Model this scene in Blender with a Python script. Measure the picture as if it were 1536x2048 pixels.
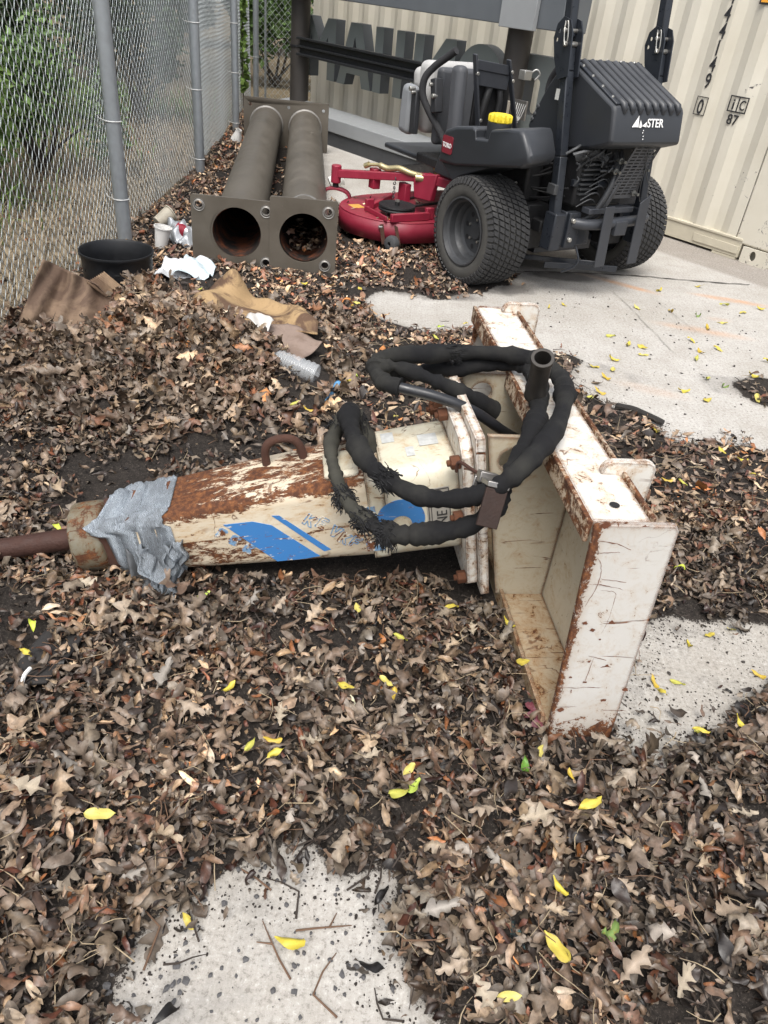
import bpy, bmesh, math, random
import numpy as np
from mathutils import Vector, Matrix
random.seed(7); RNG = np.random.default_rng(11)
for o in list(bpy.data.objects): bpy.data.objects.remove(o)
scene = bpy.context.scene
COL = scene.collection

# ------------------------------------------------------------------ camera
CAM_H = 1.25
dn = Vector((525-768, 3150-1024, 1500)).normalized()       # straight down, in camera axes (right, down, forward)
upc = -dn
fwc = (Vector((0, 0, 1)) - upc*upc.z).normalized()
rtc = fwc.cross(upc)
if rtc.x < 0: rtc = -rtc
R3 = Matrix((rtc, fwc, upc))                               # world = R3 @ camera axes
cr, cd, cf = R3.col[0].copy(), R3.col[1].copy(), R3.col[2].copy()
cam = bpy.data.cameras.new('camera'); camo = bpy.data.objects.new('camera', cam); COL.objects.link(camo)
camo.matrix_world = Matrix(((cr.x, -cd.x, -cf.x, 0), (cr.y, -cd.y, -cf.y, 0), (cr.z, -cd.z, -cf.z, CAM_H), (0, 0, 0, 1)))
cam.sensor_fit = 'HORIZONTAL'; cam.sensor_width = 36; cam.lens = 36*1500/1536
cam.clip_start = 0.05; cam.clip_end = 500
scene.camera = camo
scene.render.resolution_x = 768; scene.render.resolution_y = 1024

# ------------------------------------------------------------------ light
SUN_EL, SUN_AZ = math.radians(62), math.radians(188)        # azimuth measured from +Y towards +X
w = bpy.data.worlds.new('World'); scene.world = w; w.use_nodes = True
nt = w.node_tree; bg = nt.nodes['Background']
sky = nt.nodes.new('ShaderNodeTexSky'); sky.sky_type = 'NISHITA'; sky.sun_disc = False
sky.sun_elevation = SUN_EL; sky.sun_rotation = SUN_AZ
sky.air_density = 1.0; sky.dust_density = 4.0; sky.ozone_density = 1.0
hs = nt.nodes.new('ShaderNodeHueSaturation'); hs.inputs['Saturation'].default_value = 0.35   # an overcast sky is nearly grey
nt.links.new(sky.outputs[0], hs.inputs['Color']); nt.links.new(hs.outputs[0], bg.inputs[0]); bg.inputs[1].default_value = 0.15
sl = bpy.data.lights.new('sun', 'SUN'); sl.energy = 1.5; sl.angle = math.radians(32); sl.color = (1.0, 0.965, 0.91)
so = bpy.data.objects.new('sun', sl); COL.objects.link(so)
sd = Vector((math.sin(SUN_AZ)*math.cos(SUN_EL), math.cos(SUN_AZ)*math.cos(SUN_EL), math.sin(SUN_EL)))
so.rotation_euler = sd.to_track_quat('Z', 'Y').to_euler()
scene.view_settings.view_transform = 'Standard'; scene.view_settings.look = 'None'
scene.view_settings.exposure = 0.86; scene.view_settings.gamma = 1.0

# ------------------------------------------------------------------ helpers
def V(*a): return Vector(a)
class MB:
    """collects shapes in one frame and links them as ONE mesh object"""
    def __init__(s, f=None): s.v = []; s.f = []; s.map = f
    def _add(s, vs, fs):
        b = len(s.v)
        for p in vs: s.v.append(tuple(s.map(*p)) if s.map else tuple(p))
        for q in fs: s.f.append([i+b for i in q])
        return s
    def box(s, c, d, rot=None):
        h = [x/2 for x in d]; vs = []
        for x in (-1, 1):
            for y in (-1, 1):
                for z in (-1, 1):
                    p = Vector((x*h[0], y*h[1], z*h[2]))
                    if rot: p = rot @ p
                    vs.append((p.x+c[0], p.y+c[1], p.z+c[2]))
        return s._add(vs, [(0,1,3,2),(4,6,7,5),(0,4,5,1),(2,3,7,6),(0,2,6,4),(1,5,7,3)])
    def span(s, a, b):
        return s.box([(a[i]+b[i])/2 for i in range(3)], [abs(a[i]-b[i]) for i in range(3)])
    def prism(s, pts, ext):
        n = len(pts); e = Vector(ext)
        vs = [Vector(p) for p in pts] + [Vector(p)+e for p in pts]
        fs = [tuple(range(n))[::-1], tuple(range(n, 2*n))] + [(i, (i+1) % n, n+(i+1) % n, n+i) for i in range(n)]
        return s._add([tuple(p) for p in vs], fs)
    def hull(s, bot, top):
        n = len(bot)
        return s._add(list(bot)+list(top), [tuple(range(n))[::-1], tuple(range(n, 2*n))] + [(i, (i+1) % n, n+(i+1) % n, n+i) for i in range(n)])
    def bar(s, a, b, wd, ht, ref=(0, 0, 1)):
        a = Vector(a); b = Vector(b); d = (b-a); L = d.length; d.normalize(); r = Vector(ref)
        x = d.cross(r)
        if x.length < 1e-4: x = d.cross(Vector((0, 1, 0)))
        x.normalize(); y = x.cross(d)
        q = [a+x*i*wd/2+y*j*ht/2 for i, j in ((-1,-1),(1,-1),(1,1),(-1,1))]
        return s.prism([tuple(p) for p in q], tuple(d*L))
    def rings(s, R, cap=True, closed=False):
        n = len(R[0]); b = []; fs = []
        for r in R: b += [tuple(p) for p in r]
        m = len(R)
        for k in range(m if closed else m-1):
            for i in range(n):
                j = (i+1) % n; k2 = (k+1) % m
                fs.append((k*n+i, k*n+j, k2*n+j, k2*n+i))
        if cap and not closed: fs += [tuple(range(n))[::-1], tuple(range((m-1)*n, m*n))]
        return s._add(b, fs)
    def tube(s, pts, r, n=8, cap=True):
        P = [Vector(p) for p in pts]; m = len(P); R = []; x = None
        for i in range(m):
            d = (P[min(i+1, m-1)]-P[max(i-1, 0)])
            if d.length < 1e-9: d = Vector((0, 0, 1))
            d.normalize()
            if x is None: x = d.orthogonal().normalized()
            else:
                x = x - d*x.dot(d)
                x = d.orthogonal().normalized() if x.length < 1e-6 else x.normalized()
            y = d.cross(x); rr = r[i] if isinstance(r, (list, tuple)) else r
            R.append([P[i]+x*rr*math.cos(2*math.pi*k/n)+y*rr*math.sin(2*math.pi*k/n) for k in range(n)])
        return s.rings(R, cap)
    def cyl(s, a, b, r, n=16, r2=None): return s.tube([a, b], [r, r if r2 is None else r2], n)
    def lathe(s, prof, o, ax, n=32, cap=False, closed=False):
        ax = Vector(ax).normalized(); x = ax.orthogonal().normalized(); y = ax.cross(x); o = Vector(o)
        return s.rings([[o+ax*h+x*rr*math.cos(2*math.pi*k/n)+y*rr*math.sin(2*math.pi*k/n) for k in range(n)] for rr, h in prof], cap, closed)
    def ribbon(s, pts, wv, th):
        P = [Vector(p) for p in pts]; wv = Vector(wv)/2; R = []
        for i in range(len(P)):
            d = (P[min(i+1, len(P)-1)]-P[max(i-1, 0)]).normalized(); n = d.cross(wv).normalized()*th/2
            R.append([P[i]+wv+n, P[i]-wv+n, P[i]-wv-n, P[i]+wv-n])
        return s.rings(R)
    def grid(s, fn, nu, nv):
        vs = [fn(i/(nu-1), j/(nv-1)) for i in range(nu) for j in range(nv)]
        return s._add(vs, [(i*nv+j, (i+1)*nv+j, (i+1)*nv+j+1, i*nv+j+1) for i in range(nu-1) for j in range(nv-1)])
    def plate(s, outer, holes, th, o, ux, uy):
        """flat plate with holes, outline in (ux,uy) around o, thickness th centred"""
        vs, fs = fill2d([('POLY', p) for p in [outer]+holes], th)
        o = Vector(o); ux = Vector(ux); uy = Vector(uy); uz = ux.cross(uy)
        return s._add([tuple(o+ux*a+uy*b+uz*c) for a, b, c in vs], fs)
    def text(s, body, size, th, o, ux, uy, sx=1.0, align='LEFT', bold=0.0):
        cu = bpy.data.curves.new('t', 'FONT'); cu.body = body; cu.size = size; cu.extrude = th/2; cu.align_x = align; cu.resolution_u = 4; cu.offset = bold
        vs, fs = curve_mesh(cu); o = Vector(o); ux = Vector(ux); uy = Vector(uy); uz = ux.cross(uy).normalized()
        return s._add([tuple(o+ux*a*sx+uy*b+uz*c) for a, b, c in vs], fs)
    def build(s, name, mat=None, parent=None, bevel=0.0, ang=38, seg=2, subsurf=0, solid=0.0):
        me = bpy.data.meshes.new(name); me.from_pydata(s.v, [], s.f); me.validate()
        bm = bmesh.new(); bm.from_mesh(me); bmesh.ops.recalc_face_normals(bm, faces=bm.faces); bm.to_mesh(me); bm.free()
        for p in me.polygons: p.use_smooth = True
        me.set_sharp_from_angle(angle=math.radians(ang))
        if mat: me.materials.append(mat)
        o = bpy.data.objects.new(name, me); COL.objects.link(o)
        if parent: o.parent = parent
        if solid: m = o.modifiers.new('thickness', 'SOLIDIFY'); m.thickness = solid; m.offset = 0
        if subsurf: m = o.modifiers.new('subd', 'SUBSURF'); m.levels = m.render_levels = subsurf
        if bevel:
            m = o.modifiers.new('bevel', 'BEVEL'); m.width = bevel; m.segments = seg; m.limit_method = 'ANGLE'; m.angle_limit = math.radians(35); m.harden_normals = False
        return o
def curve_mesh(cu):
    o = bpy.data.objects.new('tmp', cu); COL.objects.link(o); bpy.context.view_layer.update()
    me = o.evaluated_get(bpy.context.evaluated_depsgraph_get()).to_mesh()
    vs = [tuple(v.co) for v in me.vertices]; fs = [tuple(p.vertices) for p in me.polygons]
    bpy.data.objects.remove(o); bpy.data.curves.remove(cu)
    return vs, fs
def fill2d(loops, th):
    cu = bpy.data.curves.new('c', 'CURVE'); cu.dimensions = '2D'; cu.fill_mode = 'BOTH'; cu.extrude = th/2
    for _, pts in loops:
        sp = cu.splines.new('POLY'); sp.points.add(len(pts)-1); sp.use_cyclic_u = True
        for i, p in enumerate(pts): sp.points[i].co = (p[0], p[1], 0, 1)
    return curve_mesh(cu)
def circ(x, y, r, n=24, ry=None): return [(x+r*math.cos(2*math.pi*k/n), y+(ry or r)*math.sin(2*math.pi*k/n)) for k in range(n)]
def smooth_path(P, k=6):
    P = [Vector(p) for p in P]; out = []
    for i in range(len(P)-1):
        p0 = P[max(i-1, 0)]; p1 = P[i]; p2 = P[i+1]; p3 = P[min(i+2, len(P)-1)]
        for j in range(k):
            t = j/k
            out.append(0.5*((2*p1)+(p2-p0)*t+(2*p0-5*p1+4*p2-p3)*t*t+(3*p1-p0-3*p2+p3)*t**3))
    return out+[P[-1]]
def tag(o, label=None, cat=None, group=None, kind=None):
    if label: o['label'] = label
    if cat: o['category'] = cat
    if group: o['group'] = group
    if kind: o['kind'] = kind
    return o
def thing(name, label, cat, mat=None, group=None):
    o = bpy.data.objects.new(name, None); COL.objects.link(o); o.empty_display_size = 0.1
    if mat is not None: o.matrix_world = mat
    return tag(o, label, cat, group)
def frame(o, x, y, z):
    m = Matrix.Identity(4)
    for i, a in enumerate((x, y, z)):
        for k in range(3): m[k][i] = a[k]
    for k in range(3): m[k][3] = o[k]
    return m

# ------------------------------------------------------------------ materials
class NT:
    def __init__(s, name):
        s.m = bpy.data.materials.new(name); s.m.use_nodes = True; s.t = s.m.node_tree; s.b = s.t.nodes['Principled BSDF']
    def n(s, typ, **kw):
        nd = s.t.nodes.new(typ)
        for k, v in kw.items():
            if k.startswith('_'): setattr(nd, k[1:], v)
            else: nd.inputs[k.replace('__', ' ')].default_value = v
        return nd
    def l(s, a, b): s.t.links.new(a, b)
    def coord(s, kind='Object', scale=None):
        o = s.n('ShaderNodeTexCoord').outputs[kind]
        if scale:
            mp = s.n('ShaderNodeMapping'); mp.inputs['Scale'].default_value = scale; s.l(o, mp.inputs[0]); o = mp.outputs[0]
        return o
    def noise(s, co, sc, det=6, rough=0.6, dist=0.0):
        nd = s.n('ShaderNodeTexNoise', Scale=sc, Detail=det, Roughness=rough, Distortion=dist); s.l(co, nd.inputs['Vector']); return nd.outputs['Fac']
    def ramp(s, fac, *stops):
        nd = s.n('ShaderNodeValToRGB'); e = nd.color_ramp.elements
        while len(e) < len(stops): e.new(0.5)
        for i, (p, c) in enumerate(stops):
            e[i].position = p; e[i].color = (c, c, c, 1) if isinstance(c, (int, float)) else (*c, 1)
        s.l(fac, nd.inputs[0]); return nd.outputs[0]
    def mix(s, fac, a, b, mode='MIX'):
        nd = s.n('ShaderNodeMix', _data_type='RGBA', _blend_type=mode)
        for sock, v in ((nd.inputs[0], fac), (nd.inputs[6], a), (nd.inputs[7], b)):
            if isinstance(v, (int, float)): sock.default_value = v if sock.type == 'VALUE' else (v, v, v, 1)
            elif isinstance(v, tuple): sock.default_value = (*v, 1)
            else: s.l(v, sock)
        return nd.outputs[2]
    def math(s, op, a, b=0.0, clamp=False):
        nd = s.n('ShaderNodeMath', _operation=op, _use_clamp=clamp)
        for i, v in enumerate((a, b)):
            if isinstance(v, (int, float)): nd.inputs[i].default_value = v
            else: s.l(v, nd.inputs[i])
        return nd.outputs[0]
    def attr(s, name, out='Fac'): return s.n('ShaderNodeAttribute', _attribute_name=name).outputs[out]
    def edge(s, r=0.012, samples=4):
        bv = s.n('ShaderNodeBevel', Radius=r, _samples=samples); ge = s.n('ShaderNodeNewGeometry')
        d = s.n('ShaderNodeVectorMath', _operation='DOT_PRODUCT'); s.l(bv.outputs[0], d.inputs[0]); s.l(ge.outputs['Normal'], d.inputs[1])
        return s.math('SUBTRACT', 1.0, d.outputs['Value'], True)
    def bump(s, h, st=0.3, dist=0.01):
        nd = s.n('ShaderNodeBump', Strength=st, Distance=dist); s.l(h, nd.inputs['Height']); s.l(nd.outputs[0], s.b.inputs['Normal'])
    def set(s, col=None, rough=None, metal=None, spec=None):
        for k, v in (('Base Color', col), ('Roughness', rough), ('Metallic', metal), ('Specular IOR Level', spec)):
            if v is None: continue
            if isinstance(v, tuple): s.b.inputs[k].default_value = (*v, 1)
            elif isinstance(v, (int, float)): s.b.inputs[k].default_value = v
            else: s.l(v, s.b.inputs[k])
        return s.m
def simple(name, c, rough=0.5, metal=0.0, var=0.25, sc=14, bump=0.0, spec=0.5, dust=None):
    t = NT(name); co = t.coord('Object'); f = t.noise(co, sc, 8, 0.65)
    col = t.mix(f, tuple(x*(1-var) for x in c), tuple(min(1, x*(1+var)) for x in c))
    if dust:
        ge = t.n('ShaderNodeNewGeometry'); sx = t.n('ShaderNodeSeparateXYZ'); t.l(ge.outputs['Normal'], sx.inputs[0])
        d = t.math('MULTIPLY', t.ramp(sx.outputs[2], (0.2, 0.0), (1.0, 1.0)), t.ramp(t.noise(co, sc*.6, 8), (.35, .0), (.75, dust[1])))
        col = t.mix(d, col, dust[0])
    if bump: t.bump(t.noise(co, sc*6, 4), bump, 0.004)
    r = t.ramp(t.noise(co, sc*2, 4), (0.3, max(0, rough-.1)), (0.7, min(1, rough+.12)))
    return t.set(col, r, metal, spec)
def rusty_paint(name, paint, amount, edge=True, stains=None, sc=18, grime=0.5, stretch=None, lines_k=.85, halo=.55):
    """chipped paint over rust; stains: function(t, object coords) -> extra rust factor socket"""
    t = NT(name); co = t.coord('Object'); cs = t.coord('Object', stretch) if stretch else co
    n1 = t.noise(cs, sc, 9, 0.74, 0.6); n2 = t.noise(cs, sc*4.5, 9, 0.8, 1.0); n3 = t.noise(co, 3.2, 5, 0.6)
    mp = t.n('ShaderNodeMapping'); mp.inputs['Scale'].default_value = (2.2, 60, 18); mp.inputs['Rotation'].default_value = (0.5, 0.3, 0.5); t.l(co, mp.inputs[0])
    scr = t.noise(mp.outputs[0], 1.6, 7, 0.6, 1.2)
    rustc = t.ramp(t.noise(co, sc*3, 8, 0.7), (0.22, (0.025, 0.010, 0.006)), (0.46, (0.075, 0.027, 0.011)), (0.62, (0.17, 0.064, 0.021)), (0.80, (0.30, 0.14, 0.05)))
    base = t.mix(t.ramp(n3, (0.3, 0.0), (0.75, 1.0)), tuple(x*.84 for x in paint), paint)
    base = t.mix(t.math('MULTIPLY', t.ramp(n1, (0.45, 0.0), (0.8, 1.0)), grime), base, (paint[0]*.62, paint[1]*.47, paint[2]*.30))
    h = t.math('ADD', t.math('MULTIPLY', n1, 0.62), t.math('MULTIPLY', n2, 0.38))
    lm = t.n('ShaderNodeMath', _operation='ABSOLUTE'); t.l(t.math('SUBTRACT', t.noise(co, 6.5, 4, 0.45, 1.6), 0.5), lm.inputs[0])
    lines = t.math('MULTIPLY', t.ramp(t.math('ADD', lm.outputs[0], t.math('MULTIPLY', t.math('SUBTRACT', n2, .5), .03)), (0.003, 1.0), (0.0065, 0.0)), t.ramp(t.noise(co, 5.5, 4, .6), (.53, 0.), (.58, 1.)))
    base = t.mix(t.math('MULTIPLY', t.ramp(t.math('ADD', h, amount), (0.56, 0.0), (0.665, 1.0)), halo), base, (paint[0]*.68, paint[1]*.44, paint[2]*.23))
    chips = t.ramp(t.math('ADD', h, amount), (0.655, 0.0), (0.675, 1.0))
    scrm = t.ramp(t.math('ADD', scr, amount*.6), (0.675, 0.0), (0.70, 1.0))
    fac = t.math('MAXIMUM', chips, t.math('MULTIPLY', scrm, t.ramp(n3, (0.42, 0.0), (0.55, 1.0))))
    fac = t.math('MAXIMUM', fac, t.math('MULTIPLY', lines, lines_k))
    if edge:
        e = t.math('ADD', t.math('MULTIPLY', t.edge(0.016), 4.0), t.math('MULTIPLY', t.math('SUBTRACT', h, 0.60), 2.2))
        fac = t.math('MAXIMUM', fac, t.ramp(e, (0.02, 0.0), (0.10, 1.0)))
    if stains:
        st = stains(t, co); f2 = t.ramp(t.math('ADD', st, t.math('MULTIPLY', t.math('SUBTRACT', h, 0.5), 2.0)), (0.50, 0.0), (0.54, 1.0))
        fac = t.math('MAXIMUM', fac, f2)
        base = t.mix(t.math('MULTIPLY', st, 0.55, True), base, (paint[0]*.55, paint[1]*.38, paint[2]*.22))
    col = t.mix(fac, base, rustc)
    t.bump(t.math('SUBTRACT', t.math('MULTIPLY', n2, 0.5), t.math('MULTIPLY', fac, 0.6)), 0.35, 0.003)
    return t.set(col, t.ramp(fac, (0.0, 0.42), (1.0, 0.85)), 0.0, 0.4)
# ------------------------------------------------------------------ ground
C1 = [(-0.19,3.55),(-0.15,3.38),(-0.02,3.26),(0.11,3.23),(0.3,3.23),(0.6,3.12),(0.71,3.12),(0.80,3.06),(0.72,2.9),(0.75,2.7),(0.84,2.58),(1.09,2.42),(1.35,2.41),(1.9,2.36),(4,2.2),(4,3.0),(2.62,4.01),(2.09,4.49),(1.55,5.09),(-.95,8.0),(-1.0,7.0),(-0.72,5.6),(-0.45,5.15),(0.08,5.1),(0.5,4.7),(0.62,4.2),(0.36,3.8),(0.16,3.69),(-0.05,3.74)]
C2 = [(0.75,1.45),(0.85,1.47),(0.99,1.41),(1.17,1.36),(1.5,1.4),(1.5,1.2),(1.12,1.22),(0.93,1.24),(0.79,1.14),(0.69,1.05),(0.59,0.93),(0.52,0.95),(0.50,1.05),(0.60,1.33)]
C3 = [(-0.05,0.77),(0.01,0.745),(0.06,0.725),(0.12,0.71),(0.1,0.64),(0.13,0.58),(0.16,0.48),(0.18,0.42),(0.2,.3),(-0.4,0.3),(-0.32,0.44),(-0.3,0.49),(-0.24,0.56),(-0.22,0.62),(-0.12,0.675),(-0.09,0.72)]
PATCH = [(1.36,2.97),(1.52,3.14),(1.71,3.08),(1.9,2.9),(1.56,2.77),(1.42,2.84)]
BARE = [(-0.42,2.42),(-0.05,2.38),(-0.12,2.1),(-0.25,1.78),(-.6,1.60),(-0.85,1.66),(-0.8,1.95),(-.55,2.1)]
BARE2 = [(-0.9,1.32),(-0.72,1.22),(-0.66,1.02),(-0.82,0.95)]
def inpoly(x, y, P):
    r = np.zeros(x.shape, bool); j = len(P)-1
    for i in range(len(P)):
        xi, yi = P[i]; xj, yj = P[j]
        c = ((yi > y) != (yj > y)) & (x < (xj-xi)*(y-yi)/((yj-yi) or 1e-9)+xi)
        r ^= c; j = i
    return r
def vnoise(x, y, f, seed):
    r = np.random.default_rng(seed).random((64, 64)); X = x*f; Y = y*f
    xi = np.floor(X).astype(int); yi = np.floor(Y).astype(int); u = X-xi; v = Y-yi
    u = u*u*(3-2*u); v = v*v*(3-2*v); a = lambda i, j: r[(xi+i) % 64, (yi+j) % 64]
    return (a(0,0)*(1-u)+a(1,0)*u)*(1-v)+(a(0,1)*(1-u)+a(1,1)*u)*v
def fbm(x, y, f, seed, o=3): return sum(vnoise(x, y, f*2**k, seed+k)*0.5**k for k in range(o))/sum(0.5**k for k in range(o))
def soilmask(x, y, warp=0.10):
    wx = x+(fbm(x, y, 7, 3)-.5)*warp*2; wy = y+(fbm(x, y, 7, 9)-.5)*warp*2
    grit = ((x-2.09)*.741+(y-4.49)*.671 > -.03) & (x > .2)
    return ~(grit | inpoly(wx, wy, C1) | inpoly(wx, wy, C2) | inpoly(wx, wy, C3)) | inpoly(wx, wy, PATCH)
def fence_x(y): return np.interp(y, [0, 2.59, 3.88, 5.67, 7.58, 9.6, 12], [-1.56, -1.54, -1.53, -1.62, -1.80, -2.03, -2.3])
def pile(x, y):
    g = lambda cx, cy, sx, sy, a, rot=0: a*np.exp(-(((x-cx)*math.cos(rot)+(y-cy)*math.sin(rot))/sx)**2-((-(x-cx)*math.sin(rot)+(y-cy)*math.cos(rot))/sy)**2)
    return g(-.93, 2.58, .46, .28, .185, -.25)*np.clip(1-np.clip((y-2.40)/.22, 0, 1)*np.clip((-1.02-x)/.12, 0, 1), 0, 1)+g(-1.02, 2.80, .15, .15, .10)+g(-.62, 2.50, .20, .22, .05)+g(-1.25, 2.2, .3, .5, .05)+g(.05, 1.2, .5, .25, .02)+g(.55, .65, .4, .2, .025)+g(-.6, .8, .35, .3, .02)+g(-1.45, 5, .12, 2.5, .03)
def ell(x, y, cx, cy, rx, ry, rot=0):
    a = (x-cx)*math.cos(rot)+(y-cy)*math.sin(rot); b = -(x-cx)*math.sin(rot)+(y-cy)*math.cos(rot)
    return np.clip(1.35-np.sqrt((a/rx)**2+(b/ry)**2), 0, 1)
gx0, gx1, gy0, gy1, gs = -2.7, 3.3, 0.12, 9.4, 0.02
nx = int((gx1-gx0)/gs)+1; ny = int((gy1-gy0)/gs)+1
GX, GY = np.meshgrid(np.linspace(gx0, gx1, nx), np.linspace(gy0, gy1, ny), indexing='ij')
SOIL = soilmask(GX, GY).astype(float)
def blur(a, k):
    for ax in (0, 1):
        c = np.cumsum(np.pad(a, [(k+1, k) if i == ax else (0, 0) for i in (0, 1)], mode='edge'), axis=ax)
        a = (np.take(c, range(2*k+1, c.shape[ax]), axis=ax)-np.take(c, range(0, c.shape[ax]-2*k-1), axis=ax))/(2*k+1)
    return a
SB = blur(blur(SOIL, 1), 1)
BEY = np.clip((fence_x(GY)-GX)/.08, 0, 1)                                      # beyond the fence
HGT = SB*(.008+.010*fbm(GX, GY, 14, 21))+pile(GX, GY)*blur(SOIL, 5)*(1-BEY*.6)
def at_grid(A, x, y):
    i = np.clip(((np.asarray(x)-gx0)/gs), 0, nx-1.01); j = np.clip(((np.asarray(y)-gy0)/gs), 0, ny-1.01)
    a = i.astype(int); b = j.astype(int); u = i-a; v = j-b
    return (A[a, b]*(1-u)+A[a+1, b]*u)*(1-v)+(A[a, b+1]*(1-u)+A[a+1, b+1]*u)*v
STRIP = np.clip(((GX-2.09)*.741+(GY-4.49)*.671+.02)/.05, 0, 1)*(GX > .2)*(1-SB)  # gritty strip along the container
RUST = np.zeros_like(GX)
for cx, cy, rx, ry, ro, k in ((1.77,4.19,.19,.035,-.19,1.), (1.20,4.24,.17,.03,-.5,.9), (1.05,4.33,.12,.03,-.3,.5), (1.46,3.64,.21,.045,-.18,.5), (1.6,3.84,.06,.03,0,.3), (1.02,2.86,.14,.04,-.3,.25), (.88,4.6,.1,.03,.3,.3)):
    RUST = np.maximum(RUST, k*ell(GX, GY, cx, cy, rx, ry, ro))
OIL_SHADE = np.zeros_like(GX)  # oily stains; those under the mower also paint in its contact shadow
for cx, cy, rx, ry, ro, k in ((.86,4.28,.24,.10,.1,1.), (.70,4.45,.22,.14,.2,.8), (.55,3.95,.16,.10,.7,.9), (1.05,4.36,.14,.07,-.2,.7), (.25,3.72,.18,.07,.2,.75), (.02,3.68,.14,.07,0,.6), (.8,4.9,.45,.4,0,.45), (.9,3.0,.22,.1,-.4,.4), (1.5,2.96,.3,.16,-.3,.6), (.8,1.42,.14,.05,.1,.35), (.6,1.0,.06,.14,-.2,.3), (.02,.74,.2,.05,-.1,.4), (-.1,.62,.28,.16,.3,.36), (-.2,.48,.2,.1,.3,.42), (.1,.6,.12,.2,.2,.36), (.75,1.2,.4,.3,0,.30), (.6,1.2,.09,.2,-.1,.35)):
    OIL_SHADE = np.maximum(OIL_SHADE, k*ell(GX, GY, cx, cy, rx, ry, ro))
def grid_obj(name, X, Y, Z, mat, attrs):
    n, m = X.shape; co = np.stack([X, Y, Z], -1).reshape(-1, 3)
    idx = np.arange(n*m).reshape(n, m); q = np.stack([idx[:-1, :-1], idx[1:, :-1], idx[1:, 1:], idx[:-1, 1:]], -1).reshape(-1, 4)
    me = bpy.data.meshes.new(name); me.vertices.add(len(co)); me.vertices.foreach_set('co', co.ravel())
    me.loops.add(q.size); me.loops.foreach_set('vertex_index', q.ravel()); me.polygons.add(len(q))
    me.polygons.foreach_set('loop_start', np.arange(0, q.size, 4)); me.update(calc_edges=True)
    me.polygons.foreach_set('use_smooth', np.ones(len(q), bool))
    for k, A in attrs.items():
        at = me.attributes.new(k, 'FLOAT', 'POINT'); at.data.foreach_set('value', A.astype(np.float32).ravel())
    me.materials.append(mat); o = bpy.data.objects.new(name, me); COL.objects.link(o); return o
t = NT('concrete_and_soil'); co = t.coord('Object')
n_big = t.noise(co, 1.3, 6, .6); n_mid = t.noise(co, 9, 8, .7); n_fine = t.noise(co, 95, 6, .8); n_grit = t.noise(co, 230, 3, .7)
conc = t.mix(t.ramp(n_big, (.3, 0.), (.7, 1.)), (.335, .312, .275), (.475, .458, .43))
conc = t.mix(t.math('MULTIPLY', t.ramp(n_mid, (.35, 1.), (.55, 0.)), .35), conc, (.27, .24, .205))
conc = t.mix(t.math('MULTIPLY', t.ramp(n_fine, (.38, 1.), (.48, 0.)), .7), conc, (.16, .145, .125))
conc = t.mix(t.math('MULTIPLY', t.ramp(n_fine, (.56, 0.), (.66, 1.)), .5), conc, (.68, .66, .63))
mp = t.n('ShaderNodeMapping'); mp.inputs['Scale'].default_value = (220, 5, 5); mp.inputs['Rotation'].default_value = (0, 0, math.radians(-8)); t.l(co, mp.inputs[0])
brush = t.noise(mp.outputs[0], 1, 3, .5)
conc = t.mix(t.math('MULTIPLY', t.ramp(brush, (.45, 1.), (.55, 0.)), .16), conc, (.25, .23, .2))
vor = t.n('ShaderNodeTexVoronoi', Scale=110.0); t.l(co, vor.inputs['Vector'])
speck = t.math('MULTIPLY', t.ramp(vor.outputs['Distance'], (.0, 1.), (.26, 0.)), t.ramp(t.noise(co, 18, 4), (.50, 0.), (.62, 1.)))
conc = t.mix(t.math('MULTIPLY', speck, .45), conc, (.045, .04, .037))
rj = t.math('MULTIPLY', t.attr('rust'), t.ramp(n_mid, (.30, .15), (.62, 1.)))
conc = t.mix(t.math('MULTIPLY', rj, .9), conc, (.50, .235, .085))
oj = t.math('ADD', t.attr('oil_shade'), t.math('MULTIPLY', t.math('SUBTRACT', n_mid, .5), 1.1))
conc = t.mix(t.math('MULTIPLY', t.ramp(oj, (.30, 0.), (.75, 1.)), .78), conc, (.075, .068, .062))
strip = t.mix(t.ramp(n_fine, (.35, 0.), (.65, 1.)), (.15, .13, .11), (.36, .33, .295))
conc = t.mix(t.math('MULTIPLY', t.attr('strip'), t.ramp(n_mid, (.25, .5), (.5, 1.))), conc, strip)
soil = t.mix(t.ramp(n_fine, (.35, 0.), (.68, 1.)), (.006, .005, .0045), (.038, .031, .026))
soil = t.mix(t.math('MULTIPLY', t.ramp(n_grit, (.60, 0.), (.66, 1.)), .35), soil, (.22, .19, .16))
conc = t.mix(t.math('MULTIPLY', t.ramp(t.math('ADD', t.attr('fringe'), t.math('MULTIPLY', t.math('SUBTRACT', n_mid, .5), 1.2)), (.25, 0.), (.50, 1.)), .28), conc, (.085, .07, .056))
sm = t.math('ADD', t.attr('soil'), t.math('ADD', t.math('MULTIPLY', t.math('SUBTRACT', n_mid, .5), .9), t.math('MULTIPLY', t.math('SUBTRACT', n_fine, .5), 1.1)))
straw = t.mix(t.ramp(n_mid, (.35, 0.), (.65, 1.)), (.075, .060, .040), (.25, .20, .135))
col = t.mix(t.ramp(sm, (.46, 0.), (.54, 1.)), conc, soil)
col = t.mix(t.attr('beyond'), col, straw)
t.bump(t.math('ADD', t.math('MULTIPLY', n_fine, .6), t.math('ADD', t.math('MULTIPLY', brush, .25), t.math('MULTIPLY', n_grit, .3))), .5, .004)
ground_mat = t.set(col, t.ramp(sm, (.3, .85), (.6, .95)), 0, .25)
g = grid_obj('yard_ground', GX, GY, HGT, ground_mat, {'soil': SB, 'rust': RUST, 'oil_shade': OIL_SHADE, 'strip': STRIP, 'beyond': BEY, 'fringe': blur(blur(SOIL, 3), 2)*(GY < 4.2)})
tag(g, kind='structure')
t = NT('far_soil'); co = t.coord('Object'); f = t.noise(co, 3, 8, .7)
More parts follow.
